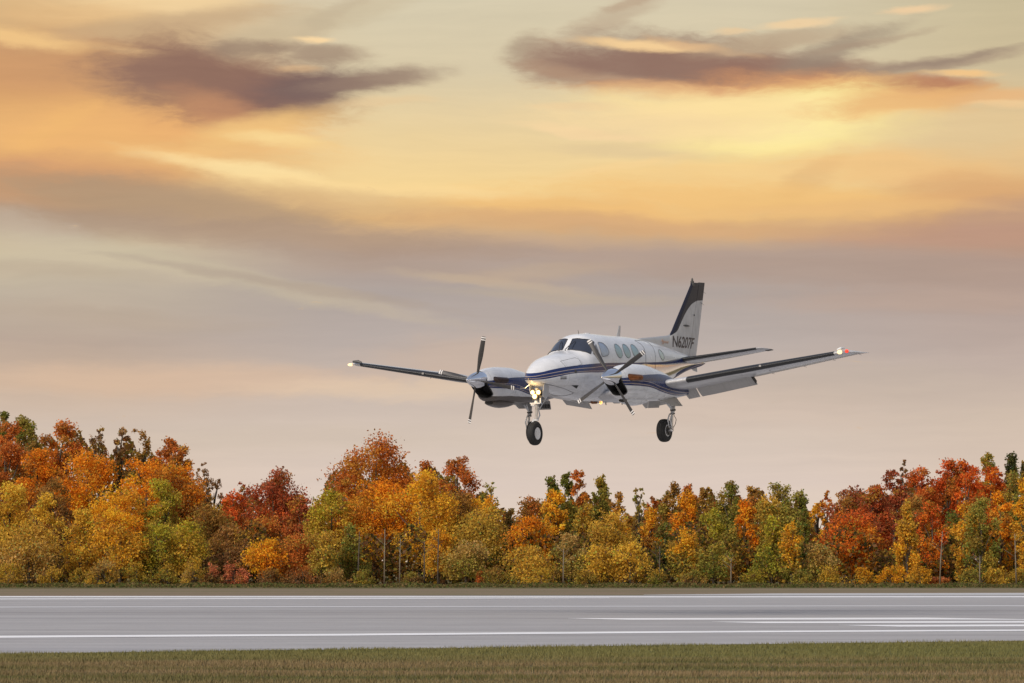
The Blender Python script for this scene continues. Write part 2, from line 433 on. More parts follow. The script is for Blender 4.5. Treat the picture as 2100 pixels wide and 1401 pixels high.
# nacelle: offset from y=1.96 ; x, half width, bottom, top, zm, nt, nb
NAC=[
(1.14,.25,1.10,1.79,1.37,1.9,3.0),
(1.25,.29,1.06,1.82,1.37,1.95,3.0),
(1.50,.335,1.00,1.87,1.38,2.05,2.8),
(2.00,.36,.98,1.905,1.41,2.1,2.5),
(2.60,.37,.95,1.895,1.38,2.1,2.5),
(3.20,.37,.94,1.82,1.34,2.1,2.5),
(3.80,.365,.95,1.70,1.30,2.1,2.5),
(4.40,.34,.99,1.52,1.26,2.1,2.4),
(5.00,.28,1.05,1.34,1.20,2,2.2),
(5.50,.16,1.10,1.22,1.16,2,2),
(5.70,.03,1.135,1.165,1.15,2,2)]
def spow(v,e): return math.copysign(abs(v)**e,v)
def surf(tab,x,th,y0=0.,mir=1):
    hw,zb,zt,zm,nt,nb=interp(tab,x)
    c,s=math.cos(th),math.sin(th)
    n=nt if s>=0 else nb
    y=hw*spow(c,2/n); z=zm+((zt-zm) if s>=0 else (zm-zb))*spow(s,2/n)
    return (x,(y0+y)*mir,z)
def inside(tab,x,y,z):
    if x<tab[0][0] or x>tab[-1][0]:return 9.
    hw,zb,zt,zm,nt,nb=interp(tab,x)
    if z>=zm:return (abs(y)/hw)**nt+((z-zm)/(zt-zm))**nt-1
    return (abs(y)/hw)**nb+((zm-z)/(zm-zb))**nb-1
def theta(tab,x,y,z):
    hw,zb,zt,zm,nt,nb=interp(tab,x)
    if z>=zm: c=spow(y/hw,nt/2);s=((z-zm)/(zt-zm))**(nt/2)
    else: c=spow(y/hw,nb/2);s=-((zm-z)/(zm-zb))**(nb/2)
    return math.atan2(s,c)

# ------------------------------------------------------------------ the aircraft
# plane coordinates: x aft of the nose, y to starboard, z up; OX/OZ put the root below the middle of the fuselage
OX, OZ = 4.1, -.15
POSE_A = (1.073861, -0.046006, 0.006515)
POSE_T = (0.349022, 87.000595, 3.073372)
Rz = Matrix.Rotation(POSE_A[0], 4, 'Z'); Ry = Matrix.Rotation(POSE_A[1], 4, 'Y'); Rx = Matrix.Rotation(POSE_A[2], 4, 'X')
MP = Matrix.Translation((POSE_T[0], POSE_T[1], POSE_T[2] + CAMH)) @ Rz @ Ry @ Rx
plane = bpy.data.objects.new('propeller_aircraft', None); COL.objects.link(plane)
plane.matrix_world = MP @ Matrix.Translation((OX, 0, OZ))
tag(plane, 'white twin propeller aircraft with blue stripes flying low over the runway', 'aircraft')

def P_(name, verts, faces, mat, parent=None, smooth=True, angle=None):
    return mesh_obj(name, [(v[0] - OX, v[1], v[2] - OZ) for v in verts], faces, mat, parent or plane, smooth, angle)

class MB:
    def __init__(s): s.v = []; s.f = []
    def add(s, v, f):
        k = len(s.v); s.v += [tuple(q) for q in v]; s.f += [tuple(i + k for i in g) for g in f]
    def loft(s, rings, closed=True, caps=True):
        n = len(rings[0]); k = len(s.v)
        for r in rings: s.v += [tuple(q) for q in r]
        for i in range(len(rings) - 1):
            for j in range(n if closed else n - 1):
                a = k + i * n + j; b2 = k + i * n + (j + 1) % n
                s.f.append((a, b2, b2 + n, a + n))
        if caps:
            s.f.append(tuple(k + j for j in range(n))[::-1]); s.f.append(tuple(k + (len(rings) - 1) * n + j for j in range(n)))
    def tube(s, pts, r, n=10, caps=True):
        pts = [Vector(p) for p in pts]; rr = r if isinstance(r, (list, tuple)) else [r] * len(pts)
        rings = []; up = None
        for i, p in enumerate(pts):
            d = (pts[min(i + 1, len(pts) - 1)] - pts[max(i - 1, 0)]).normalized()
            if up is None: up = d.orthogonal().normalized()
            up = (up - d * up.dot(d)).normalized(); q = d.cross(up)
            rings.append([p + (up * math.cos(2 * math.pi * j / n) + q * math.sin(2 * math.pi * j / n)) * rr[i] for j in range(n)])
        s.loft(rings, True, caps)
    def box(s, c, d, rot=None):
        v = []
        for sx in (-1, 1):
            for sy in (-1, 1):
                for sz in (-1, 1):
                    q = Vector((sx * d[0] / 2, sy * d[1] / 2, sz * d[2] / 2))
                    if rot: q = rot @ q
                    v.append(Vector(c) + q)
        s.add(v, [(0, 1, 3, 2), (4, 6, 7, 5), (0, 4, 5, 1), (2, 3, 7, 6), (0, 2, 6, 4), (1, 5, 7, 3)])
    def slab(s, poly, off):
        """polygon (3-D points) given thickness along off"""
        n = len(poly); off = Vector(off)
        a = [Vector(p) - off / 2 for p in poly]; b2 = [Vector(p) + off / 2 for p in poly]
        s.add(a + b2, [tuple(range(n))[::-1], tuple(range(n, 2 * n))] + [(i, (i + 1) % n, n + (i + 1) % n, n + i) for i in range(n)])
    def lathe(s, prof, c, ax, n=32):
        """prof: (along, radius)"""
        ax = Vector(ax).normalized(); u = ax.orthogonal().normalized(); w = ax.cross(u)
        rings = [[Vector(c) + ax * a + (u * math.cos(2 * math.pi * j / n) + w * math.sin(2 * math.pi * j / n)) * max(r, 1e-4) for j in range(n)] for a, r in prof]
        s.loft(rings, True, True)
    def build(s, name, mat, parent=None, smooth=True, angle=35):
        return P_(name, s.v, s.f, mat, parent, smooth, angle)

# --- materials
WHITE = (.70, .71, .73, 1); BLUE = (.018, .030, .105, 1); PIN = (.44, .36, .31, 1)
def livery(name, x0, top, bot, pins, extra=None, under=None):
    m, t, b = mat_new(name)
    tc = t.new('ShaderNodeTexCoord').outputs['Object']
    x, y, z = t.sep(tc)[:3]
    x = t.m('ADD', x, OX); z = t.m('ADD', z, OZ)
    n1 = t.noise(tc, 2.2, 5, .6); n2 = t.noise(t.comb(t.m('MULTIPLY', x, 1.2), y, t.m('MULTIPLY', z, 9.0)), 1.5, 6, .7)
    n3 = t.noise(tc, 30, 3, .6)
    c = t.ramp(n1, [(.3, (.60, .61, .63, 1)), (.7, (.72, .73, .75, 1))])
    # streaked grime, heavier low down to paint in the underside's shade
    g = t.m('MULTIPLY', t.mr(n2, .50, .78, 0, 1), t.mr(z, 1.9, 1.0, .15, .9))
    c = t.mix(g, c, (.27, .26, .25, 1))
    c = t.mix(t.mr(n3, .68, .74, 0, .35), c, (.30, .29, .27, 1))
    xs = t.m('DIVIDE', x, 11.0)
    def cv(pts): return t.m('MULTIPLY', t.curve(xs, [(a / 11.0, q / 3.0) for a, q in pts]), 3.0)
    zt, zb = cv(top), cv(bot)
    inb = t.m('MULTIPLY', t.mr(z, t.m('SUBTRACT', zb, .003), t.m('ADD', zb, .003)), t.mr(z, t.m('ADD', zt, .003), t.m('SUBTRACT', zt, .003)))
    blue = t.mix(n1, (.008, .018, .085, 1), (.014, .030, .13, 1))
    c = t.mix(inb, c, blue)
    for p in pins:
        d = t.m('ABSOLUTE', t.m('SUBTRACT', z, cv(p)))
        c = t.mix(t.m('MULTIPLY', t.mr(d, .0085, .0045), inb), c, PIN)
    coat = .25; metal = 0.0; rough = t.mr(n1, .3, .7, .16, .30)
    if extra: c, metal, rough, coat = extra(t, c, x, y, z, cv, rough, n1, n3)
    # panel seams
    for xc in x0:
        c = t.mix(t.m('MULTIPLY', t.mr(t.m('ABSOLUTE', t.m('SUBTRACT', x, xc)), .006, .003), .45), c, (.12, .12, .13, 1))
    t.put(b.inputs['Base Color'], c); t.put(b.inputs['Metallic'], metal); t.put(b.inputs['Roughness'], rough)
    t.put(b.inputs['Coat Weight'], coat); b.inputs['Specular IOR Level'].default_value = .35; b.inputs['Coat Roughness'].default_value = .08
    bp = t.new('ShaderNodeBump'); bp.inputs['Strength'].default_value = .16; bp.inputs['Distance'].default_value = .03
    t.put(bp.inputs['Height'], t.noise(tc, 2.4, 6, .62)); t.l.new(bp.outputs[0], b.inputs['Normal'])
    return m
def fus_extra(t, c, x, y, z, cv, rough, n1, n3):
    t2 = cv([(7.9, 1.66), (8.14, 1.73), (8.39, 1.79), (9.24, 1.91), (9.95, 1.97), (10.68, 2.01), (11, 2.02)])
    low = cv([(0, 1.0), (5.0, 1.7), (5.3, 1.94), (6.0, 1.93), (6.9, 1.95), (8.14, 1.99), (11, 2.03)])
    # bare polished skin below the stripe on the rear fuselage
    f = t.m('MULTIPLY', t.mr(x, 5.2, 5.6), t.mr(z, t.m('ADD', low, .002), t.m('SUBTRACT', low, .004)))
    c = t.mix(f, c, (.78, .76, .72, 1))
    f2 = t.m('MULTIPLY', t.mr(x, 8.0, 8.05), t.mr(z, t.m('ADD', t2, .002), t.m('SUBTRACT', t2, .004)))
    c = t.mix(f2, c, (.018, .030, .10, 1))
    p = cv([(7.9, 1.60), (9.28, 1.81), (9.93, 1.92), (10.7, 1.985), (11, 2.0)])
    c = t.mix(t.m('MULTIPLY', t.mr(t.m('ABSOLUTE', t.m('SUBTRACT', z, p)), .012, .007), f2), c, PIN)
    # pale grey patch ahead of the tailplane
    f3 = t.m('MULTIPLY', t.mr(x, 6.98, 7.0), t.mr(x, 8.32, 8.3))
    f3 = t.m('MULTIPLY', f3, t.m('MULTIPLY', t.mr(z, t.m('MULTIPLY_ADD', x, -.042, 2.482), t.m('MULTIPLY_ADD', x, -.042, 2.476)), t.mr(z, t.m('MULTIPLY_ADD', x, .05, 1.70), t.m('MULTIPLY_ADD', x, .05, 1.706))))
    c = t.mix(t.m('MULTIPLY', f3, .6), c, (.36, .37, .40, 1))
    fm = t.m('MULTIPLY', f, t.m('SUBTRACT', 1.0, f2))
    return c, t.m('MULTIPLY', fm, .95), t.m('ADD', t.m('ADD', t.m('MULTIPLY', rough, t.m('SUBTRACT', 1.0, fm)), t.m('MULTIPLY', fm, .10)), t.m('MULTIPLY', f2, .35)), t.m('MULTIPLY_ADD', f2, -.25, .25)
FT = [(0, 1.69), (.38, 1.71), (.82, 1.79), (1.25, 1.85), (1.99, 1.91), (2.76, 1.95), (5.3, 1.985), (6.8, 2.02), (7.7, 2.08), (8.56, 2.14), (11, 2.3)]
FB = [(0, 1.52), (.48, 1.54), (.95, 1.605), (1.48, 1.68), (2.19, 1.71), (2.84, 1.715), (4.2, 1.83), (5.3, 1.93), (6, 1.925), (6.9, 1.945), (8.14, 1.97), (11, 2.0)]
F1 = [(0, 1.61), (.25, 1.615), (.49, 1.655), (.98, 1.73), (1.52, 1.79), (2.22, 1.83), (4, 1.87), (4.3, 1.80), (4.6, 1.2), (11, 1.0)]
F2 = [(0, 1.56), (.26, 1.56), (.47, 1.58), (.96, 1.65), (1.49, 1.71), (2.2, 1.745), (3, 1.755), (4.0, 1.80), (4.3, 1.2), (11, 1.0)]
M_FUS = livery('fuselage_paint', [1.36, 2.02, 3.6, 5.62, 7.25, 8.35], FT, FB, [F1, F2], fus_extra)
NT_ = [(0, 1.54), (1.15, 1.54), (1.34, 1.55), (1.96, 1.60), (2.67, 1.63), (3.4, 1.63), (4.4, 1.50), (5.5, 1.25), (11, 1.2)]
NB_ = [(0, 1.36), (1.15, 1.36), (1.38, 1.35), (2, 1.33), (2.58, 1.29), (3.2, 1.18), (3.85, 1.10), (4.68, 1.07), (5.5, 1.06), (11, 1.0)]
N1_ = [(0, 1.46), (1.99, 1.46), (2.58, 1.42), (3.02, 1.33), (3.61, 1.24), (4.3, 1.17), (5, 1.15), (11, 1.1)]
N2_ = [(0, 1.40), (1.32, 1.40), (1.98, 1.38), (2.57, 1.33), (3.03, 1.25), (3.64, 1.15), (4.22, 1.11), (4.9, 1.095), (11, 1.05)]
M_NAC = livery('nacelle_paint', [1.32, 2.35, 3.05], NT_, NB_, [N1_, N2_])
def dark_low(t, c, x, y, z, cv, rough, n1, n3):
    # darker lower cowling of the starboard engine, with an uneven edge
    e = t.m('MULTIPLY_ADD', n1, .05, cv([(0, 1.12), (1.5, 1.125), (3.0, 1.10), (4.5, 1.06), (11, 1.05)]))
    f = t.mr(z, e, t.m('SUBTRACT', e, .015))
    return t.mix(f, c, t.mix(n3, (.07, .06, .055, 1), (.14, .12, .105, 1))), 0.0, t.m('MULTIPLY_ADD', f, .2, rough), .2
M_NAC2 = livery('nacelle_paint_dark_low', [1.32, 2.35, 3.05], NT_, NB_, [N1_, N2_], dark_low)
def skin(name, base, dark, rough=.35, coat=.3, metal=0.0):
    m, t, b = mat_new(name)
    tc = t.new('ShaderNodeTexCoord').outputs['Object']
    x, y, z = t.sep(tc)[:3]
    n1 = t.noise(tc, 1.6, 5, .6); n2 = t.noise(t.comb(t.m('MULTIPLY', x, .8), t.m('MULTIPLY', y, 6.0), z), 1.6, 6, .7)
    c = t.ramp(n1, [(.3, [v * .9 for v in base] + [1]), (.7, list(base) + [1])])
    c = t.mix(t.mr(n2, .5, .8, 0, .6), c, list(dark) + [1])
    t.put(b.inputs['Base Color'], c); b.inputs['Roughness'].default_value = rough
    b.inputs['Coat Weight'].default_value = coat; b.inputs['Metallic'].default_value = metal
    bp = t.new('ShaderNodeBump'); bp.inputs['Strength'].default_value = .08; bp.inputs['Distance'].default_value = .02
    t.put(bp.inputs['Height'], t.noise(tc, 4, 3, .5)); t.l.new(bp.outputs[0], b.inputs['Normal'])
    return m
M_WING = skin('wing_paint', (.50, .50, .51), (.27, .26, .24), .32, .3)
M_FLAP = skin('flap_paint', (.42, .41, .40), (.26, .25, .24), .5, .1)
M_BOOT = simple('rubber_boot', (.016, .016, .017), .38, bump=.2, bscale=60)
M_TYRE = simple('tyre_rubber', (.014, .014, .014), .75)
M_RIM = simple('painted_rim', (.70, .70, .70), .4)
M_STEEL = simple('gear_metal', (.60, .61, .63), .28, .85)
M_GEARP = simple('gear_paint', (.55, .56, .57), .4, var=.3)
M_DARK = simple('dark_cavity', (.012, .012, .013), .6)
M_DGREY = simple('dark_grey_metal', (.06, .058, .056), .5)
M_CHROME = simple('polished_spinner', (.80, .81, .84), .07, 1.0, var=.02)
M_COPPER = simple('heat_stained_exhaust', (.30, .115, .045), .38, .9, var=.5)
M_EXH = simple('sooty_exhaust', (.075, .055, .05), .45, .8, var=.4)
M_BLADE_P = simple('propeller_blade_paint', (.045, .043, .043), .4)
M_TIPW = simple('blade_tip_white', (.72, .71, .70), .5)
M_LINE = simple('seal_black', (.03, .03, .035), .6)
M_SEAL = simple('window_seal_grey', (.16, .17, .18), .5)
M_ORANGE = simple('orange_script', (.40, .22, .13), .5)
M_REG = simple('registration_brown', (.062, .048, .050), .5, var=.3)
def glow(name, col, s):
    m, t, b = mat_new(name)
    b.inputs['Base Color'].default_value = (col[0] * .3, col[1] * .3, col[2] * .3, 1); b.inputs['Emission Color'].default_value = col; b.inputs['Emission Strength'].default_value = s
    return m
M_LAMP = glow('landing_lamp', (1.0, .84, .55, 1), 2.2); M_RED = glow('red_nav_lamp', (1.0, .06, .03, 1), 1.1); M_AMB = glow('amber_beacon', (1.0, .48, .10, 1), 3)
M_HALO = glow('amber_halo_glow', (1.0, .55, .10, 1), .9)
M_WNAV = glow('white_nav_lamp', (1.0, .72, .36, 1), 1.7)
def glassm(name, base, rough=.04, spec=.8):
    m, t, b = mat_new(name)
    tc = t.new('ShaderNodeTexCoord').outputs['Object']
    n = t.noise(tc, 3.0, 3, .5)
    t.put(b.inputs['Base Color'], t.ramp(n, [(.35, [v * .7 for v in base] + [1]), (.7, list(base) + [1])]))
    b.inputs['Roughness'].default_value = rough; b.inputs['Specular IOR Level'].default_value = spec
    b.inputs['Coat Weight'].default_value = 1.0; b.inputs['Coat Roughness'].default_value = .02
    return m
M_WIND = glassm('windscreen_glass', (.022, .026, .042)); M_TEAL = glassm('cabin_window_glass', (.20, .33, .34), .1)
M_PALE = glassm('cockpit_side_glass', (.26, .31, .40), .06); M_TRI = glassm('quarter_glass', (.16, .16, .17), .08)

# --- fuselage
NTH = 56
def ring(tab, x, y0=0., n=NTH):
    return [surf(tab, x, 2 * math.pi * j / n, y0) for j in range(n)]
xs = [0.0, .008, .02, .04, .06, .1, .15, .22, .3, .42, .55, .75]
q = .95
while q < 10.8: xs.append(q); q += .06 if q < 3.1 else .12
xs.append(10.8)
mb = MB(); mb.loft([ring(FUS, a) for a in xs]); fus = mb.build('fuselage', M_FUS)

def snorm(tab, x, th, y0, mir):
    p = Vector(surf(tab, x, th, y0, mir)); a = Vector(surf(tab, x + .01, th, y0, mir)) - p; b2 = Vector(surf(tab, x, th + .01, y0, mir)) - p
    n = a.cross(b2).normalized(); c = Vector((x, y0 * mir, 1.7 if tab is FUS else 1.4))
    return n if n.dot(p - c) > 0 else -n
def densify(pts, k=5, smooth=True):
    out = []; n = len(pts)
    for i in range(n):
        p0, p1, p2, p3 = pts[i - 1], pts[i], pts[(i + 1) % n], pts[(i + 2) % n]
        for j in range(k):
            t_ = j / k
            if smooth:
                out.append(tuple(.5 * (2 * p1[a] + (p2[a] - p0[a]) * t_ + (2 * p0[a] - 5 * p1[a] + 4 * p2[a] - p3[a]) * t_ ** 2 + (3 * p1[a] - p0[a] - 3 * p2[a] + p3[a]) * t_ ** 3) for a in (0, 1)))
            else: out.append(tuple(p1[a] + (p2[a] - p1[a]) * t_ for a in (0, 1)))
    return out
def patch(name, tab, outline, mat, y0=0., mir=1, off=.005, smooth=True, frame=None, parent=None, fr=.009):
    o = densify(outline, 6, smooth); n = len(o)
    cx = sum(p[0] for p in o) / n; cy = sum(p[1] for p in o) / n
    fac = [1, .85, .68, .5, .3, .12]; v = []; f = []
    for q in fac:
        for p in o:
            X = cx + (p[0] - cx) * q; T = cy + (p[1] - cy) * q
            v.append(Vector(surf(tab, X, T, y0, mir)) + snorm(tab, X, T, y0, mir) * off)
    for i in range(len(fac) - 1):
        for j in range(n): f.append((i * n + j, i * n + (j + 1) % n, (i + 1) * n + (j + 1) % n, (i + 1) * n + j))
    f.append(tuple((len(fac) - 1) * n + j for j in range(n)))
    ob = P_(name, v, f, mat, parent or fus)
    if frame:
        k = MB(); edge = [v[j] for j in range(n)]; k.tube(edge + edge[:2], fr, 6, False)
        k.build(frame, M_LINE if name == 'windshield' else M_SEAL, ob)
    return ob
def two(name, tab, outline, mat, **kw):
    return [patch(name, tab, [(a, math.pi - th if s < 0 else th) for a, th in outline], mat, **kw) for s in (1, -1)]
# windscreens measured on the port side (theta > pi/2) and mirrored
WS = [(2.55, 1.64), (2.63, 1.96), (2.74, 2.13), (2.88, 2.306), (2.68, 2.44), (2.48, 2.569), (2.40, 2.40), (2.34, 2.246), (2.28, 1.961), (2.245, 1.65), (2.40, 1.645)]
ws = two('windshield', FUS, WS, M_WIND, smooth=False, frame='seal', fr=.011)
TRI = [(2.89, 2.408), (2.70, 2.53), (2.58, 2.638), (2.64, 2.704), (2.80, 2.74), (2.86, 2.684)]
two('quarter_window', FUS, TRI, M_TRI, smooth=False, frame='seal', fr=.008)
BIG = [(3.05, 2.36), (3.20, 2.35), (3.33, 2.40), (3.43, 2.528), (3.45, 2.665), (3.36, 2.775), (3.16, 2.806), (3.0, 2.79), (3.0, 2.56)]
two('side_window', FUS, BIG, M_PALE, frame='seal', fr=.009)
def oval(cx, z, rx, rz):
    out = []
    for k in range(12):
        a = 2 * math.pi * k / 12; X = cx + rx * math.cos(a); Z = z + rz * math.sin(a)
        hw, zb, zt, zm, nt, nb = interp(FUS, X); s_ = ((Z - zm) / (zt - zm)) ** (nt / 2)
        out.append((X, math.pi - math.asin(min(1, s_))))
    return out
for cx in (4.05, 4.54, 5.04): two('side_window', FUS, oval(cx, 2.285, .185, .185), M_TEAL, frame='seal', fr=.008)
two('side_window', FUS, oval(6.77, 2.20, .175, .145), M_TEAL, frame='seal', fr=.009)
def surfline(name, pts, r=.004, mir=1, tab=FUS, y0=0., parent=None, mat=None, off=.001):
    k = MB(); o = []
    for i in range(len(pts) - 1):
        for j in range(6):
            t_ = j / 6; X = pts[i][0] + (pts[i + 1][0] - pts[i][0]) * t_; T = pts[i][1] + (pts[i + 1][1] - pts[i][1]) * t_
            o.append(Vector(surf(tab, X, T, y0, mir)) + snorm(tab, X, T, y0, mir) * off)
    o.append(Vector(surf(tab, pts[-1][0], pts[-1][1], y0, mir)) + snorm(tab, pts[-1][0], pts[-1][1], y0, mir) * off)
    k.tube(o, r, 5); return k.build(name, mat or M_LINE, parent or fus)
# airstair door outline, nose bay doors
surfline('door', [(5.48, 2.12), (5.66, 2.30), (5.69, 2.45), (5.62, 2.70), (5.53, 2.94), (5.6, 3.2), (6.1, 3.2), (6.17, 2.91), (6.28, 2.70), (6.38, 2.415), (6.44, 2.04), (6.2, 1.98), (5.48, 2.12)], .0045)
surfline('nose_hatch', [(1.25, 2.30), (1.90, 2.30), (1.98, 2.42), (1.97, 2.70), (1.30, 2.74), (1.25, 2.30)], .0035)
surfline('gear_bay_seam', [(.50, -2.35), (1.0, -2.30), (1.5, -2.22), (2.0, -2.08), (2.05, -1.57)], .006)
surfline('gear_bay_seam', [(.50, -.79), (1.0, -.84), (1.5, -.92), (2.0, -1.06), (2.05, -1.57)], .006)
# louvred grille and small ports on the nose
for j, zc in enumerate((1.50, 1.53, 1.56, 1.59)):
    surfline('vent_louvre', [(1.02, 3.1415 + (1.57 - zc) * 1.9), (1.24, 3.1415 + (1.57 - zc) * 1.75)], .005)
k = MB(); c = Vector(surf(FUS, 1.62, 2.95)); k.lathe([(0, .045), (.006, .045), (.006, .030), (-.01, .028)], c, snorm(FUS, 1.62, 2.95, 0, 1), 20); k.build('round_vent', M_DGREY, fus)
patch('static_port', FUS, [(2.10, 3.22), (2.18, 3.22), (2.18, 3.33), (2.10, 3.33)], M_GEARP, smooth=False)
# triangular flush scoop low on the nose
patch('flush_scoop', FUS, [(1.54, 3.70), (1.84, 3.66), (1.87, 3.88)], M_DARK, smooth=False, off=.004)
for yy_ in (-1,):
    patch('nose_access_port', FUS, [(.74, 4.10), (.80, 4.06), (.85, 4.14), (.80, 4.22), (.74, 4.20)], M_STEEL)
# wipers
for s_ in (1, -1):
    k = MB(); a = Vector(surf(FUS, 2.08, 1.47 if s_ > 0 else 1.68)) + Vector((0, 0, .02)); tip = Vector(surf(FUS, 2.50, 1.33 if s_ > 0 else 1.80)) + Vector((-.03, 0, .012))
    k.tube([a, a + Vector((.0, 0, .04)), (a + tip) / 2 + Vector((-.02, 0, .03)), tip], [.014, .012, .010, .010], 6)
    k.build('wiper', M_LINE, fus)
# antennas on the roof and belly
def fin_blade(name, x0, x1, x2, x3, z0, z1, th, mat, y=0.):
    k = MB(); n = 14; rings = []
    for q in range(5):
        t_ = q / 4; a = x0 + (x2 - x0) * t_; b2 = x1 + (x3 - x1) * t_; z = z0 + (z1 - z0) * t_; h = th * (1 - .35 * t_) * (.35 if q == 4 else 1)
        rings.append([(a + (b2 - a) * (.5 - .5 * math.cos(2 * math.pi * j / n)), y + h / 2 * math.sin(2 * math.pi * j / n), z) for j in range(n)])
    k.loft(rings); return k.build(name, mat)
fin_blade('blade_antenna', 5.22, 5.46, 5.40, 5.52, 2.66, 2.99, .035, M_WING)
k = MB(); k.tube([(3.04, 0, 2.74), (3.03, 0, 2.80), (3.0, 0, 2.845)], [.008, .006, .004], 6); k.build('whip_antenna', M_DGREY)
k = MB(); k.lathe([(-.01, .10), (.012, .095), (.022, .06)], (3.5, 0, 2.752), (0, 0, 1), 20); k.build('roof_antenna', M_WING)
for x_, h_ in ((4.54, .09), (5.50, .09)): fin_blade('belly_antenna', x_ - .03, x_ + .03, x_, x_ + .05, .95, .95 - h_, .02, M_DGREY)
k = MB(); k.tube([(3.70, 0, .955), (3.75, 0, .925), (4.0, 0, .925), (4.05, 0, .955)], .03, 10); k.build('belly_fairing', M_COPPER)
k = MB(); k.tube([(5.0, 0, .955), (5.05, 0, .93), (5.35, 0, .93), (5.42, 0, .965)], .032, 10); k.build('belly_fairing', M_FLAP)
k = MB(); k.tube([(4.0, -.02, .935), (5.1, -.02, .945)], .012, 8); k.build('belly_rail', M_GEARP)
k = MB(); k.lathe([(0, .045), (.02, .045), (.05, .035), (.07, .01)], (4.25, 0, .955), (0, 0, -1), 18); k.build('beacon_light', M_AMB)
k = MB(); k.tube([(.60, .17, 1.42), (.57, .29, 1.33), (.52, .325, 1.32), (.38, .33, 1.325)], [.012, .011, .009, .008], 8); k.build('pitot_tube', M_STEEL)

# --- wings
def naca(n=22):
    out = []
    for j in range(n + 1):
        x = .5 * (1 - math.cos(math.pi * j / n)); out.append((x, 5 * (.2969 * math.sqrt(x) - .126 * x - .3516 * x * x + .2843 * x ** 3 - .1036 * x ** 4)))
    return out
AF = naca()
def airfoil(xl, zl, xt, zt, tc, y, camber=.02, lo=0., hi=1., off=0.):
    """closed ring, upper TE -> LE -> lower TE"""
    ch = xt - xl; r = []
    for x, h in reversed(AF): 
        if lo <= x <= hi: r.append((x, h * tc * 1.0 + camber * 4 * x * (1 - x) * .5))
    for x, h in AF[1:]:
        if lo <= x <= hi: r.append((x, -h * tc * .9 + camber * 4 * x * (1 - x) * .5))
    pts = []
    for x, h in r:
        s_ = 1 if h > 0 else -1
        pts.append((xl + ch * x - off * (1 - x * 8 if x < .125 else 0), y, zl + (zt - zl) * x + ch * h + off * s_ * min(1, x * 30)))
    return pts
# y, xLE, zLE, xTE, zTE, t/c
WST = [(.45, 3.20, 1.11, 5.05, .92, .15), (.75, 3.22, 1.16, 5.05, .97, .15), (1.6, 3.30, 1.30, 5.05, 1.11, .15), (2.3, 3.42, 1.41, 5.05, 1.24, .15),
       (2.9, 3.50, 1.49, 5.05, 1.335, .145), (4.12, 3.515, 1.665, 5.05, 1.56, .14), (4.13, 3.515, 1.666, 5.24, 1.545, .138), (5.6, 3.535, 1.875, 4.93, 1.78, .13), (7.0, 3.55, 2.075, 4.62, 2.01, .12),
       (7.22, 3.57, 2.10, 4.57, 2.045, .115), (7.36, 3.70, 2.11, 4.55, 2.065, .10), (7.48, 3.88, 2.10, 4.52, 2.075, .08), (7.58, 4.08, 2.09, 4.47, 2.08, .06), (7.66, 4.30, 2.085, 4.42, 2.083, .04)]
def wst(y):
    for i in range(len(WST) - 1):
        a, b2 = WST[i], WST[i + 1]
        if a[0] <= y <= b2[0]:
            t_ = (y - a[0]) / (b2[0] - a[0]); return [a[j] + (b2[j] - a[j]) * t_ for j in range(6)]
    return WST[-1]
def wring(y, s_, **kw):
    _, xl, zl, xt, zt, tc = wst(y); return airfoil(xl, zl, xt, zt, tc, y * s_, **kw)
def open_strip(k, rings):
    k.loft(rings, False, False)
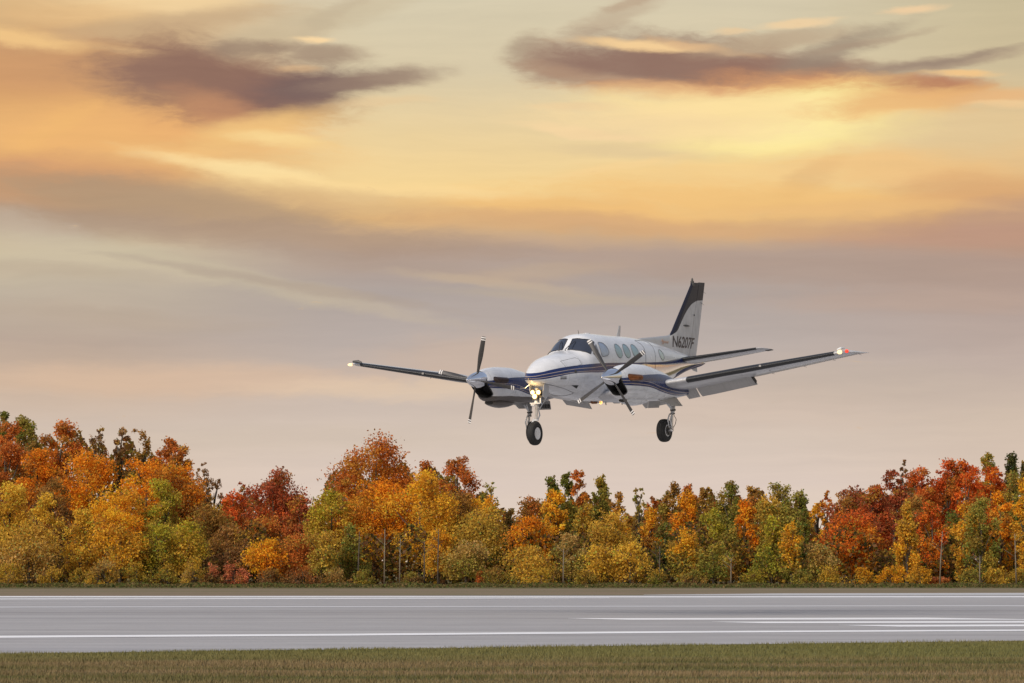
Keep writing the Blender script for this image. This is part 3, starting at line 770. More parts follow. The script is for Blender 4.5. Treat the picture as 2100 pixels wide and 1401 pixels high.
for s_ in (-1, 1):
    k = MB(); ys = [.45, .75, 1.2, 1.6, 2.3, 2.9, 3.5, 4.12, 4.13, 4.8, 5.6, 6.3, 7.0, 7.22, 7.36, 7.48, 7.58, 7.66]
    k.loft([wring(y, s_) for y in ys]); wing = k.build('wing', M_WING, angle=50)
    k = MB(); ys2 = [2.88, 3.3, 3.9, 4.5, 5.2, 5.9, 6.6, 7.02]
    rr = [wring(y, s_, hi=.115 if 2.89 < y < 7.0 else .105, off=.008) for y in ys2]
    open_strip(k, rr); k.build('deice_boot', M_BOOT, wing)
    # flaps, drooped about thirty degrees
    def flap(ya, yb, na, ch=.44):
        k = MB(); rings = []
        for i in range(5):
            y = ya + (yb - ya) * i / 4; _, xl, zl, xt, zt, tc = wst(min(y, 4.12))
            x0, z0 = 5.05 - .09, zt + .035; a = math.radians(36); cc = ch
            ring_ = []
            for x, h in airfoil(0, 0, 1, 0, .13, 0, camber=.0) and [(p[0], p[2]) for p in airfoil(0, 0, 1, 0, .13, 0, camber=0.)]:
                ring_.append((x0 + cc * (x * math.cos(a) + h * math.sin(a)), y * s_, z0 + cc * (-x * math.sin(a) + h * math.cos(a))))
            rings.append(ring_)
        k.loft(rings); return k.build('flap', M_FLAP, wing, angle=50)
    flap(.80, 1.58, 0); flap(2.10, 2.43, 0); flap(2.49, 4.10, 0)
    k = MB(); k.box((5.02, 4.115 * s_, 1.50), (.42, .012, .10), Matrix.Rotation(math.radians(32), 3, 'Y')); k.build('flap_end_plate', M_DARK, wing)
    # flap track fairing, tie-down, vortex details
    k = MB(); k.tube([(4.0, 5.05 * s_, 1.74), (4.0, 5.05 * s_, 1.66)], .008, 6); k.build('tie_down_ring', M_DGREY, wing)
    for yy_ in (4.6, 5.6, 6.5, 7.3):
        _, xl, zl, xt, zt, tc = wst(yy_)
        k = MB(); k.tube([(xt - .02, yy_ * s_, zt), (xt + .17, yy_ * s_, zt - .02)], .004, 5); k.build('static_wick', M_DGREY, wing)
    # wing tip lamps
    if s_ < 0:
        k = MB(); k.lathe([(-.03, .055), (.03, .055), (.045, .045), (.052, .025), (.055, .001)], (3.53, -7.20, 2.105), (-1, 0, 0), 20); k.build('landing_light', M_WNAV, wing)
        k = MB(); k.tube([(3.50, -7.15, 2.16), (3.53, -7.24, 2.20), (3.62, -7.30, 2.205)], [.03, .035, .02], 8); k.build('lamp_fairing', M_GEARP, wing)
        k = MB(); k.lathe([(-.03, .045), (.02, .045), (.04, .03), (.045, .01)], (3.66, -7.34, 2.125), (-1, -.3, 0), 16); k.build('navigation_light', M_RED, wing)
    else:
        k = MB(); k.lathe([(-.05, .038), (.02, .038), (.05, .025), (.075, .005)], (3.60, 7.36, 2.085), (-.7, .7, 0), 16); k.build('navigation_light', M_WNAV, wing)
        k = MB(); k.tube([(3.52, 6.95, 2.13), (3.50, 7.05, 2.165), (3.52, 7.22, 2.165)], [.03, .045, .03], 8); k.build('lamp_fairing', M_DGREY, wing)
    k = MB(); k.box((3.495, 5.0 * s_, 1.80), (.03, .06, .05)); k.build('stall_vane', M_STEEL, wing)

# --- engine nacelles with propellers, air intakes, exhausts and main gear
def prop(yc, a0):
    hub = MB()
    prof = [(-.66, .001), (-.655, .012), (-.62, .038), (-.55, .075), (-.45, .120), (-.34, .160), (-.22, .190), (-.10, .212), (.0, .222), (.06, .226), (.085, .224), (.085, .20)]
    # axis points aft (+x); the tip is the most forward point
    hub.lathe(prof, (1.13, yc, 1.565), (1, 0, 0), 48)
    root = hub.build('propeller', M_CHROME, angle=40)
    for i in range(4):
        a = math.radians(a0 + 90 * i); d = Vector((0, math.cos(a) * (1 if yc > 0 else 1), math.sin(a))); tn = Vector((0, -d.z, d.y))
        k = MB(); rings = []; kw = MB(); wr = []
        for j in range(15):
            t_ = j / 14; r = .13 + t_ * 1.02
            ch = .055 + .075 * min(1, t_ * 2.2) - .02 * max(0, t_ - .6) / .4; th = .045 * (1 - t_) + .010
            if j == 14: ch *= .85; th *= .5
            tw = math.radians(62 - 44 * t_)
            cd = tn * math.cos(tw) + Vector((1, 0, 0)) * math.sin(tw); nd = cd.cross(d)
            c = Vector((1.00, yc, 1.565)) + d * r
            rg_ = [c + cd * (ch * .5 * math.cos(2 * math.pi * m_ / 12)) + nd * (th * .5 * math.sin(2 * math.pi * m_ / 12)) for m_ in range(12)]
            rings.append(rg_)
        k.loft(rings); bl = k.build('blade', M_BLADE_P, root, angle=50)
        for (ta, tb) in ((.90, .925), (.955, .985)):
            kw = MB(); wr = []
            for t_ in (ta, tb):
                r = .13 + t_ * 1.02; ch = .13 - .02 * (t_ - .6) / .4 + .006; th = .045 * (1 - t_) + .018; tw = math.radians(62 - 44 * t_)
                cd = tn * math.cos(tw) + Vector((1, 0, 0)) * math.sin(tw); nd = cd.cross(d); c = Vector((1.00, yc, 1.565)) + d * r
                wr.append([c + cd * (ch * .5 * math.cos(2 * math.pi * m_ / 12)) + nd * (th * .5 * math.sin(2 * math.pi * m_ / 12)) for m_ in range(12)])
            kw.loft(wr); kw.build('tip_stripe', M_TIPW, bl)
    return root
for s_ in (-1, 1):
    yc = 1.96 * s_
    xn = [1.14, 1.17, 1.2, 1.25, 1.32, 1.4, 1.5] + [1.6 + .1 * i for i in range(40)] + [5.6, 5.66, 5.70]
    rings = []
    for a in xn:
        rg_ = ring(NAC, a, 1.96, 48)
        rake = max(0, 1 - (a - 1.14) / .6)
        rings.append([(p[0] + .38 * rake * .85 * min(1, max(0, (1.44 - p[2]) / .25)), p[1] * s_, p[2]) for p in rg_])
    k = MB(); k.loft(rings, True, False)
    k.f.append(tuple(range((len(xn) - 1) * 48, len(xn) * 48)))
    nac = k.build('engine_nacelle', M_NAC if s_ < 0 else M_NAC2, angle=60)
    # bulkhead behind the spinner (upper) and the dark intake mouth (lower)
    rim_ = rings[0]
    c0 = Vector((0, 0, 0))
    for p in rim_: c0 += Vector(p)
    c0 /= len(rim_)
    k = MB(); r2 = [tuple(Vector(p) + (c0 - Vector(p)) * .05 + Vector((.02, 0, 0))) for p in rim_]; r3 = [tuple(Vector(p) + (c0 - Vector(p)) * .35 + Vector((.30, 0, 0))) for p in rim_]
    k.loft([rim_, r2, r3], True, False); k.f.append(tuple(range(96, 144)))
    k.build('air_intake', M_DARK, nac)
    lip = [p for p in rim_ if p[2] < 1.40]
    up_ = [Vector(p) + Vector((-.004, 0, 0)) for p in rim_]
    k = MB(); k.tube(up_ + up_[:2], .014, 8, False); k.build('intake_lip', M_BOOT, nac)
    # rubber lip outline swept back along the mouth
    # chin oil-cooler scoop
    SC = [(1.66, .135, .915, 1.03, .965, 2, 2), (1.72, .165, .895, 1.06, .97, 2, 2), (1.9, .20, .855, 1.07, .97, 2, 2), (2.2, .21, .825, 1.06, .96, 2, 2), (2.55, .19, .845, 1.04, .96, 2, 2), (2.9, .13, .90, 1.02, .97, 2, 2), (3.2, .04, .95, .99, .97, 2, 2)]
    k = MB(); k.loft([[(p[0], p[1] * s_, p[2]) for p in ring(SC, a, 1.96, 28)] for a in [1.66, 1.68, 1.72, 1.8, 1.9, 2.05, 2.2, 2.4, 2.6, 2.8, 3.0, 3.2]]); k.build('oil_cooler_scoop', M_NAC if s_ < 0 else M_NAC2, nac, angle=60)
    k = MB(); k.loft([[(x_ , yc + r_ * .135 * math.cos(a_ * math.pi / 10), .965 + r_ * .05 * math.sin(a_ * math.pi / 10) ) for a_ in range(20)] for x_, r_ in ((1.650, .90), (1.665, .90))]); k.build('scoop_mouth', M_DARK, nac)
    # exhaust stubs both sides
    for sd in (-1, 1):
        p0 = Vector((1.50, yc + sd * .30, 1.555)); k = MB()
        k.tube([p0 + Vector((-.07, -sd * .10, 0)), p0 + Vector((.0, sd * .02, .003)), p0 + Vector((.08, sd * .075, .003)), p0 + Vector((.40, sd * .10, -.005))], [.085, .085, .078, .074], 20, False)
        k.tube([p0 + Vector((.40, sd * .10, -.005)), p0 + Vector((.37, sd * .095, -.004)), p0 + Vector((.10, sd * .06, 0))], [.074, .066, .060], 20, False)
        k.build('exhaust_stack', M_COPPER if s_ < 0 else M_EXH, nac)
        k = MB(); k.lathe([(0, .095), (.012, .092), (.014, .07)], p0 + Vector((-.035, 0, 0)), (-.6, sd * .8, .1), 20); k.build('exhaust_shroud', M_DARK, nac)
    prop(yc, 57 + 90 if s_ < 0 else 12)

    # main gear
    ys_ = 2.135 * s_; yw = 1.94 * s_
    root = MB(); root.tube([(4.30, ys_, 1.05), (4.24, ys_, .72), (4.20, ys_, .60)], [.055, .055, .052], 16)
    g_ = root.build('main_landing_gear', M_GEARP)
    k = MB(); k.tube([(4.20, ys_, .62), (4.15, ys_, .28)], .032, 14); k.build('strut', M_STEEL, g_)
    k = MB(); k.lathe([(-.02, .075), (.02, .075)], (4.235, ys_, .70), (-.1, 0, 1), 16); k.lathe([(-.015, .068), (.015, .068)], (4.20, ys_, .60), (-.1, 0, 1), 16); k.build('collar', M_DGREY, g_)
    k = MB(); k.tube([(4.13, ys_ + .02 * s_, .60), (4.02, ys_ + .02 * s_, .44), (4.10, ys_ + .02 * s_, .24)], [.016, .022, .016], 8)
    k.tube([(4.13, ys_ - .05 * s_, .60), (4.02, ys_ - .05 * s_, .44), (4.10, ys_ - .05 * s_, .24)], [.016, .022, .016], 8); k.build('torque_link', M_GEARP, g_)
    k = MB(); k.tube([(3.88, ys_ + .0 * s_, .92), (4.22, ys_, .71)], .024, 10); k.tube([(3.92, ys_ - .07 * s_, .92), (4.22, ys_, .68)], .018, 10); k.build('drag_brace', M_GEARP, g_)
    k = MB(); k.tube([(4.24, ys_ + .03 * s_, .56), (4.30, ys_ + .06 * s_, .45), (4.26, ys_ + .05 * s_, .33), (4.18, ys_ + .03 * s_, .24)], .008, 6); k.build('brake_hose', M_LINE, g_)
    k = MB(); k.box((4.14, ys_, .22), (.09, .07, .13)); k.tube([(4.13, ys_ + .045 * s_, .17), (4.10, yw, .165)], .035, 12); k.build('axle', M_STEEL, g_)
    R0 = .305
    def wheel(parent, cx, cy, cz, w, hubside):
        prof = [(-.36, .50), (-.47, .60), (-.50, .74), (-.47, .87), (-.38, .95), (-.25, .985), (-.235, .972), (-.20, .972), (-.19, .992), (-.03, 1.0), (-.02, .985), (.02, .985), (.03, 1.0), (.19, .992), (.20, .972), (.235, .972), (.25, .985), (.38, .95), (.47, .87), (.50, .74), (.47, .60), (.36, .50)]
        k = MB(); k.lathe([(a * w, r * R0) for a, r in prof], (cx, cy, cz), (0, 1, 0), 40); ty = k.build('tyre', M_TYRE, parent, angle=60)
        k = MB(); k.lathe([(a * w, r * R0) for a, r in [(-.42, .50), (-.44, .52), (-.40, .46), (-.25, .42), (-.22, .20), (-.30, .17), (-.30, .02), (.30, .02), (.30, .17), (.22, .20), (.25, .42), (.40, .46), (.44, .52), (.42, .50)]], (cx, cy, cz), (0, 1, 0), 32)
        rm = k.build('rim', M_RIM, parent, angle=40)
        k = MB(); k.lathe([(.30 * w, R0 * .16), (.36 * w, R0 * .14), (.37 * w, R0 * .05)], (cx, cy, cz), (0, hubside, 0), 16); k.build('hub', M_DGREY, parent)
        for q_ in range(6):
            k = MB(); k.lathe([(.235 * w, R0 * .055), (.262 * w, R0 * .05)], (cx + R0 * .31 * math.cos(q_ * 1.047), cy, cz + R0 * .31 * math.sin(q_ * 1.047)), (0, hubside, 0), 8); k.build('rim_hole', M_DARK, parent)
        return ty
    wheel(g_, 4.10, yw, .165, .23, s_)
    k = MB(); k.lathe([(0, .118), (.05, .118), (.05, .05), (.08, .05)], (4.10, yw + .055 * s_, .165), (0, s_, 0), 24)
    k.box((4.16, yw + .10 * s_, .10), (.10, .06, .12)); k.build('brake', M_DGREY, g_)
    # gear doors
    k = MB(); yo = (2.215) * s_
    k.slab([(3.24, yo - .02 * s_, .99), (3.35, yo, .97), (4.29, yo - .01 * s_, 1.03), (4.53, yo + .06 * s_, .80), (3.89, yo + .06 * s_, .80), (3.62, yo + .02 * s_, .90), (3.30, yo, .93)], (0, .018, 0)); k.build('gear_door', M_FLAP, nac)
    yi = 1.66 * s_; k = MB()
    k.slab([(3.76, yi, 1.0), (4.50, yi, 1.0), (4.46, yi - .05 * s_, .765), (3.80, yi - .05 * s_, .76)], (0, .015, 0)); dr = k.build('gear_door', M_FLAP, nac)
    k = MB()
    for q_ in range(4): k.slab([(3.84 + q_ * .15, yi - .045 * s_ - .012, .91), (3.94 + q_ * .15, yi - .045 * s_ - .012, .91), (3.94 + q_ * .15, yi - .055 * s_ - .012, .80), (3.84 + q_ * .15, yi - .055 * s_ - .012, .80)], (0, .014, 0))
    k.build('door_pocket', M_DGREY, dr)
# nose gear with its three lamps
k = MB(); k.tube([(.66, 0, 1.32), (.62, 0, 1.0), (.60, 0, .93)], [.05, .05, .055], 16); ng = k.build('nose_landing_gear', M_GEARP)
k = MB(); k.tube([(.60, -.015, .94), (.56, -.015, .50)], .036, 14); k.build('strut', M_STEEL, ng)
k = MB(); k.lathe([(-.02, .065), (.02, .065)], (.56, -.015, .50), (0, 0, 1), 16); k.build('collar', M_GEARP, ng)
k = MB(); k.lathe([(-.015, .085), (.015, .085)], (.60, -.01, .93), (0, 0, 1), 18)
k.box((.56, -.015, .93), (.10, .30, .03)); k.box((.60, -.13, .99), (.04, .03, .14)); k.build('collar', M_GEARP, ng)
k = MB(); k.tube([(.50, .07, .90), (.44, .05, .88), (.44, -.03, .87)], .024, 8); k.tube([(.66, .06, .80), (.72, .05, .62), (.62, .05, .50)], [.014, .02, .014], 8); k.tube([(.66, -.03, .80), (.73, -.03, .62), (.62, -.03, .50)], [.014, .02, .014], 8); k.build('torque_link', M_GEARP, ng)
k = MB(); k.tube([(.58, .04, .52), (.56, .10, .42), (.52, .145, .34), (.50, .14, .155)], [.035, .035, .028, .03], 10); k.tube([(.50, .16, .155), (.50, .0, .155)], .025, 10); k.build('fork', M_GEARP, ng)
k = MB(); k.tube([(1.15, .08, 1.20), (.66, .05, .80)], .016, 8); k.tube([(1.15, -.10, 1.20), (.66, -.07, .80)], .016, 8); k.build('drag_brace', M_GEARP, ng)
wheel(ng, .50, -.0, .155, .19, -1)
for yy_, zz_, rr_ in ((.055, 1.21, .052), (-.118, 1.21, .052), (-.005, 1.105, .058)):
    k = MB(); k.lathe([(0, rr_), (.02, rr_ * .9), (.028, rr_ * .5), (.03, .001)], (.515, yy_, zz_), (-1, 0, 0), 22); k.build('landing_light', M_LAMP, ng)
    k = MB(); k.lathe([(.0, rr_ * 1.28), (.004, rr_ * 1.22), (.006, rr_ * .98)], (.520, yy_, zz_), (-1, 0, 0), 22); k.build('lamp_halo_ring', M_HALO, ng)  # glowing ring added to imitate the amber halo round each lamp
    k = MB(); k.lathe([(.0, rr_ * .5), (.05, rr_ * 1.1), (.085, rr_ * 1.18), (.085, rr_ * 1.06), (.05, rr_)], (.60, yy_, zz_), (-1, 0, 0), 22); k.build('lamp_housing', M_DGREY, ng)
k = MB(); k.slab([(.62, .17, 1.28), (.62, -.20, 1.28), (.60, -.13, .99), (.60, .10, .99)], (.012, 0, 0)); k.build('lamp_bracket', M_DGREY, ng)
for s_ in (-1, 1):
    k = MB(); o_ = -.025
    k.slab([(.60, o_ + s_ * .205, 1.42), (.86, o_ + s_ * .21, 1.38), (.86, o_ + s_ * .20, 1.12), (.76, o_ + s_ * .16, 1.04), (.62, o_ + s_ * .165, 1.10), (.575, o_ + s_ * .19, 1.24)], (0, .014, .0)); k.build('gear_door', M_WING, ng)

# --- tail
FINS = [(2.05, 8.05, 10.16, .16), (2.35, 8.20, 10.27, .15), (2.60, 8.36, 10.35, .14), (2.72, 8.44, 10.39, .13), (2.80, 8.55, 10.42, .125), (2.90, 8.67, 10.45, .12), (3.10, 8.86, 10.51, .11), (3.46, 9.21, 10.62, .095), (3.85, 9.59, 10.74, .08), (4.20, 9.93, 10.85, .065), (4.27, 9.99, 10.87, .05), (4.285, 10.02, 10.87, .02)]
HINGE = lambda z: 9.86 + (z - 2.73) * .371
def fst(z):
    for i in range(len(FINS) - 1):
        a, b2 = FINS[i], FINS[i + 1]
        if a[0] <= z <= b2[0]:
            t_ = (z - a[0]) / (b2[0] - a[0]); return [a[j] + (b2[j] - a[j]) * t_ for j in range(4)]
    return FINS[-1] if z > 3 else FINS[0]
def fin_y(x, z):
    _, xl, xt, th = fst(z); u = min(1, max(0, (x - xl) / (xt - xl)))
    return th / .2 * .2 * 5 * (.2969 * math.sqrt(u) - .126 * u - .3516 * u * u + .2843 * u ** 3 - .1036 * u ** 4)
def fin_ring(z, a, b2, close=True):
    n = 14; up = []
    for j in range(n + 1):
        u = .5 - .5 * math.cos(math.pi * j / n); x = a(z) + (b2(z) - a(z)) * u; up.append((x, fin_y(x, z), z))
    return up + [(x, -y, z) for x, y, z in reversed(up)][(1 if fin_y(b2(z), z) < 1e-3 else 0):-1]
m, t, b = mat_new('fin_paint')
tc = t.new('ShaderNodeTexCoord').outputs['Object']
x, y, z = t.sep(tc)[:3]; x = t.m('ADD', x, OX); z = t.m('ADD', z, OZ)
n1 = t.noise(tc, 2.5, 5, .6); n2 = t.noise(t.comb(t.m('MULTIPLY', x, 8.0), y, t.m('MULTIPLY', z, 1.3)), 1.2, 6, .7)
c = t.ramp(n1, [(.3, (.50, .50, .50, 1)), (.7, (.60, .59, .58, 1))]); c = t.mix(t.mr(n2, .48, .75, 0, .5), c, (.34, .31, .27, 1))
xl = t.m('MULTIPLY', t.curve(t.m('DIVIDE', z, 5.0), [(0, .80), (2.60 / 5, .836), (2.80 / 5, .855), (2.90 / 5, .867), (3.46 / 5, .921), (4.27 / 5, .999), (1, 1.06)]), 10.0)
wd = t.m('MULTIPLY', t.curve(t.m('DIVIDE', z, 5.0), [(0, 0.0), (2.72 / 5, 0.0), (2.80 / 5, .06), (2.92 / 5, .13), (3.10 / 5, .135), (3.40 / 5, .165), (3.60 / 5, .22), (3.72 / 5, .32), (3.78 / 5, .45), (3.82 / 5, .9), (1, 1.0)]), 2.0)
u = t.m('SUBTRACT', x, xl)
c = t.mix(t.mr(t.m('SUBTRACT', u, wd), .004, -.004), c, t.mix(n1, (.038, .038, .048, 1), (.060, .056, .062, 1)))
wd2 = t.m('MULTIPLY', t.curve(t.m('DIVIDE', z, 5.0), [(0, 0.0), (2.72 / 5, 0.0), (2.80 / 5, .05), (2.92 / 5, .10), (3.10 / 5, .09), (3.5 / 5, .085), (4.1 / 5, .07), (1, .06)]), 2.0)
c = t.mix(t.mr(t.m('SUBTRACT', u, wd2), .004, -.004), c, (.020, .022, .040, 1))
t.put(b.inputs['Base Color'], c); b.inputs['Roughness'].default_value = .5; b.inputs['Specular IOR Level'].default_value = .25
M_FIN = m
M_DORS = skin('dorsal_paint', (.50, .51, .53), (.36, .34, .32), .35, .3)
k = MB(); k.loft([fin_ring(z_, lambda q: fst(q)[1], lambda q: HINGE(q) - .008) for z_ in [2.05, 2.2, 2.35, 2.5, 2.6, 2.66, 2.72, 2.76, 2.8, 2.85, 2.9, 3.0, 3.1, 3.28, 3.46, 3.65, 3.85, 4.0, 4.12, 4.2, 4.27]]); fin = k.build('tail_fin', M_FIN, angle=50)
k = MB(); k.loft([fin_ring(z_, lambda q: HINGE(q) + .008, lambda q: fst(q)[2]) for z_ in [2.06, 2.35, 2.6, 2.9, 3.1, 3.46, 3.85, 4.2, 4.285]]); rud = k.build('rudder', M_FIN, angle=50)
k = MB(); k.slab([(9.85, 0, 1.88), (10.22, 0, 1.97), (10.25, 0, 1.76), (10.02, 0, 1.80)], (0, .03, 0)); k.build('ventral_fin', M_FIN)
# dorsal fairing
DS = [(6.45, 2.60, 2.645, .02), (6.9, 2.52, 2.68, .04), (7.5, 2.42, 2.71, .06), (8.1, 2.32, 2.745, .08), (8.42, 2.26, 2.765, .09), (8.62, 2.24, 2.83, .095)]
k = MB(); rings = []
for a, zb_, zt_, w_ in DS:
    rings.append([(a, w_ * c_, zb_ + (zt_ - zb_) * h_) for c_, h_ in ((.9, 0), (.62, .35), (.42, .7), (.25, .93), (0, 1), (-.25, .93), (-.42, .7), (-.62, .35), (-.9, 0))])
k.loft(rings); dors = k.build('dorsal_fin', M_DORS, angle=60)
# tiny script on the dorsal fairing (a loose scrawl, too small to read)
for s_ in (-1, 1):
    k = MB(); pts = []
    for j in range(40):
        t_ = j / 39; xx_ = 7.92 + .42 * t_; am = .075 if t_ < .22 else .028
        zz_ = 2.585 - .02 * t_ + am * math.sin(t_ * 34) ; pts.append((xx_, s_ * .062, zz_))
    k.tube(pts, .0055, 5); k.build('script_mark', M_ORANGE, dors)
# registration lettering
fc = bpy.data.curves.new('reg', 'FONT'); fc.body = 'N6207F'; fc.size = 1.0; fc.space_character = .98; fc.offset = .017
fo = bpy.data.objects.new('reg', fc); COL.objects.link(fo)
dg = bpy.context.evaluated_depsgraph_get(); dg.update()
tm = bpy.data.meshes.new_from_object(fo.evaluated_get(dg))
tv = [v.co.copy() for v in tm.vertices]; tf = [tuple(p.vertices) for p in tm.polygons]
bpy.data.objects.remove(fo); bpy.data.meshes.remove(tm)
x0_, x1_ = min(v.x for v in tv), max(v.x for v in tv); y0_, y1_ = min(v.y for v in tv), max(v.y for v in tv)
BLc, TLc, TRc, BRc = Vector((8.56, 2.44)), Vector((8.63, 2.765)), Vector((10.10, 2.715)), Vector((9.93, 2.40))
for s_ in (-1, 1):
    vv = []
    for v in tv:
        u_ = (v.x - x0_) / (x1_ - x0_); w_ = (v.y - y0_) / (y1_ - y0_)
        if s_ > 0: u_ = 1 - u_
        p = (BLc * (1 - u_) + BRc * u_) * (1 - w_) + (TLc * (1 - u_) + TRc * u_) * w_
        vv.append((p.x, s_ * (fin_y(p.x, p.y) + .006), p.y))
    P_('registration_letters', vv, tf, M_REG, fin, False)
k = MB(); k.lathe([(0, .05), (.04, .05), (.05, .03), (.10, .028), (.13, .008)], (10.05, 0, 4.27), (0, 0, 1), 16); k.lathe([(-.07, .055), (.0, .06), (.03, .05)], (10.06, 0, 4.24), (0, 0, 1), 16); k.build('tail_beacon', M_DGREY, fin)
for zz_ in (3.72, 4.05):
    k = MB(); k.tube([(HINGE(zz_) + .3, -.02, zz_), (fst(zz_)[2] + .12, 0, zz_ - .07)], .0035, 5); k.build('static_wick', M_DGREY, rud)
k = MB(); k.tube([(9.30, -.055, 3.05), (9.45, -.075, 3.05), (9.62, -.06, 3.045), (9.75, -.05, 3.04)], [.008, .028, .02, .004], 8); k.build('trim_fairing', M_DGREY, fin)
k = MB(); k.lathe([(0, .028), (.01, .02)], (HINGE(3.35) - .05, -.05, 3.35), (0, -1, 0), 12); k.build('hinge_cap', M_DARK, fin)
# tailplanes
for s_ in (-1, 1):
    TP = [(.05, 8.50, 2.07, 9.92, 1.97, .11), (.30, 8.58, 2.10, 9.88, 2.0, .105), (1.2, 8.72, 2.21, 9.77, 2.11, .10), (2.2, 8.86, 2.33, 9.64, 2.25, .095), (2.44, 8.90, 2.36, 9.60, 2.285, .09), (2.55, 9.02, 2.365, 9.60, 2.30, .075), (2.62, 9.25, 2.35, 9.60, 2.32, .05), (2.64, 9.45, 2.34, 9.60, 2.325, .03)]
    def tpr(i, **kw): y_, xl_, zl_, xt_, zt_, tc_ = TP[i]; return airfoil(xl_, zl_, xt_, zt_, tc_, y_ * s_, camber=0., **kw)
    k = MB(); k.loft([tpr(i) for i in range(len(TP))]); tp = k.build('tailplane', M_WING, angle=50)
    k = MB(); open_strip(k, [tpr(i, hi=.16, off=.007) for i in (1, 2, 3, 4)]); k.build('deice_boot', M_BOOT, tp)
    k = MB(); k.slab([(9.40, 2.50 * s_, 2.295), (9.60, 2.50 * s_, 2.29), (9.72, 2.60 * s_, 2.315), (9.5, 2.64 * s_, 2.325)], (0, 0, .02)); k.build('elevator_horn', M_DGREY, tp)
# real light from the lit nose lamps
for yy_ in (.0,):
    ld = bpy.data.lights.new('landing_lamp_light', 'POINT'); ld.energy = 5; ld.color = (1.0, .62, .18); ld.shadow_soft_size = .04
    lo_ = bpy.data.objects.new('landing_lamp_light', ld); COL.objects.link(lo_); lo_.parent = plane; lo_.location = (.34 - OX, -.03, 1.20 - OZ)

# ------------------------------------------------------------------ trees
PAL = {  # leaf colours (albedo)
 'orange': (.56, .185, .016), 'amber': (.56, .26, .020), 'yellow': (.50, .31, .040), 'gold': (.40, .24, .036), 'rust': (.36, .115, .026),
 'red': (.42, .088, .020), 'crimson': (.27, .068, .030), 'brown': (.20, .105, .048), 'olive': (.235, .190, .038), 'lime': (.32, .26, .028), 'green': (.125, .125, .026),
 'dark': (.055, .058, .022), 'tan': (.36, .225, .075), 'pink': (.50, .16, .075), 'umber': (.25, .125, .030)}
m, t, b = mat_new('autumn_leaf')
t.n.remove(b)
att = t.new('ShaderNodeAttribute', attribute_name='leaf')
df = t.new('ShaderNodeBsdfDiffuse'); tr = t.new('ShaderNodeBsdfTranslucent'); mx = t.new('ShaderNodeMixShader')
mx.inputs[0].default_value = .42
t.put(df.inputs[0], att.outputs['Color']); t.put(tr.inputs[0], att.outputs['Color'])
t.l.new(df.outputs[0], mx.inputs[1]); t.l.new(tr.outputs[0], mx.inputs[2])
t.l.new(mx.outputs[0], t.n['Material Output'].inputs[0])
M_LEAF = m
M_BARK = simple('bark', (.085, .065, .048), .9, bump=.5, bscale=12, var=.35)
M_PALEBARK = simple('pale_bark', (.18, .145, .10), .85, bump=.4, bscale=12, var=.3)

RT = np.random.default_rng(11)
def leaf_mesh(name, c, size, cols, parent=None, loc=(0, 0, 0)):
    """c: (n,3) centres, size: (n,), cols: (n,3)"""
    n = len(c)
    a = RT.normal(size=(n, 3)); a /= np.linalg.norm(a, axis=1)[:, None]
    r = RT.normal(size=(n, 3)); b2 = np.cross(a, r); b2 /= np.linalg.norm(b2, axis=1)[:, None]
    s1 = (size * RT.uniform(.7, 1.2, n))[:, None]; s2 = (size * RT.uniform(.45, .9, n))[:, None]
    v = np.empty((n, 4, 3), np.float32)
    v[:, 0] = c - a * s1 * .5; v[:, 1] = c + b2 * s2 * .5 + a * s1 * .05; v[:, 2] = c + a * s1 * .5; v[:, 3] = c - b2 * s2 * .5 + a * s1 * .05
    me = bpy.data.meshes.new(name)
    me.vertices.add(n * 4); me.vertices.foreach_set('co', v.ravel())
    me.loops.add(n * 4); me.loops.foreach_set('vertex_index', np.arange(n * 4, dtype=np.int32))
    me.polygons.add(n); me.polygons.foreach_set('loop_start', np.arange(0, n * 4, 4, dtype=np.int32))
    at = me.attributes.new('leaf', 'FLOAT_COLOR', 'FACE')
    at.data.foreach_set('color', np.concatenate([np.clip(cols, 0, .9), np.ones((n, 1))], 1).astype(np.float32).ravel())
    me.update(calc_edges=True); me.materials.append(M_LEAF)
    o = bpy.data.objects.new(name, me); COL.objects.link(o)
    o.location = loc
    if parent: o.parent = parent
    return o

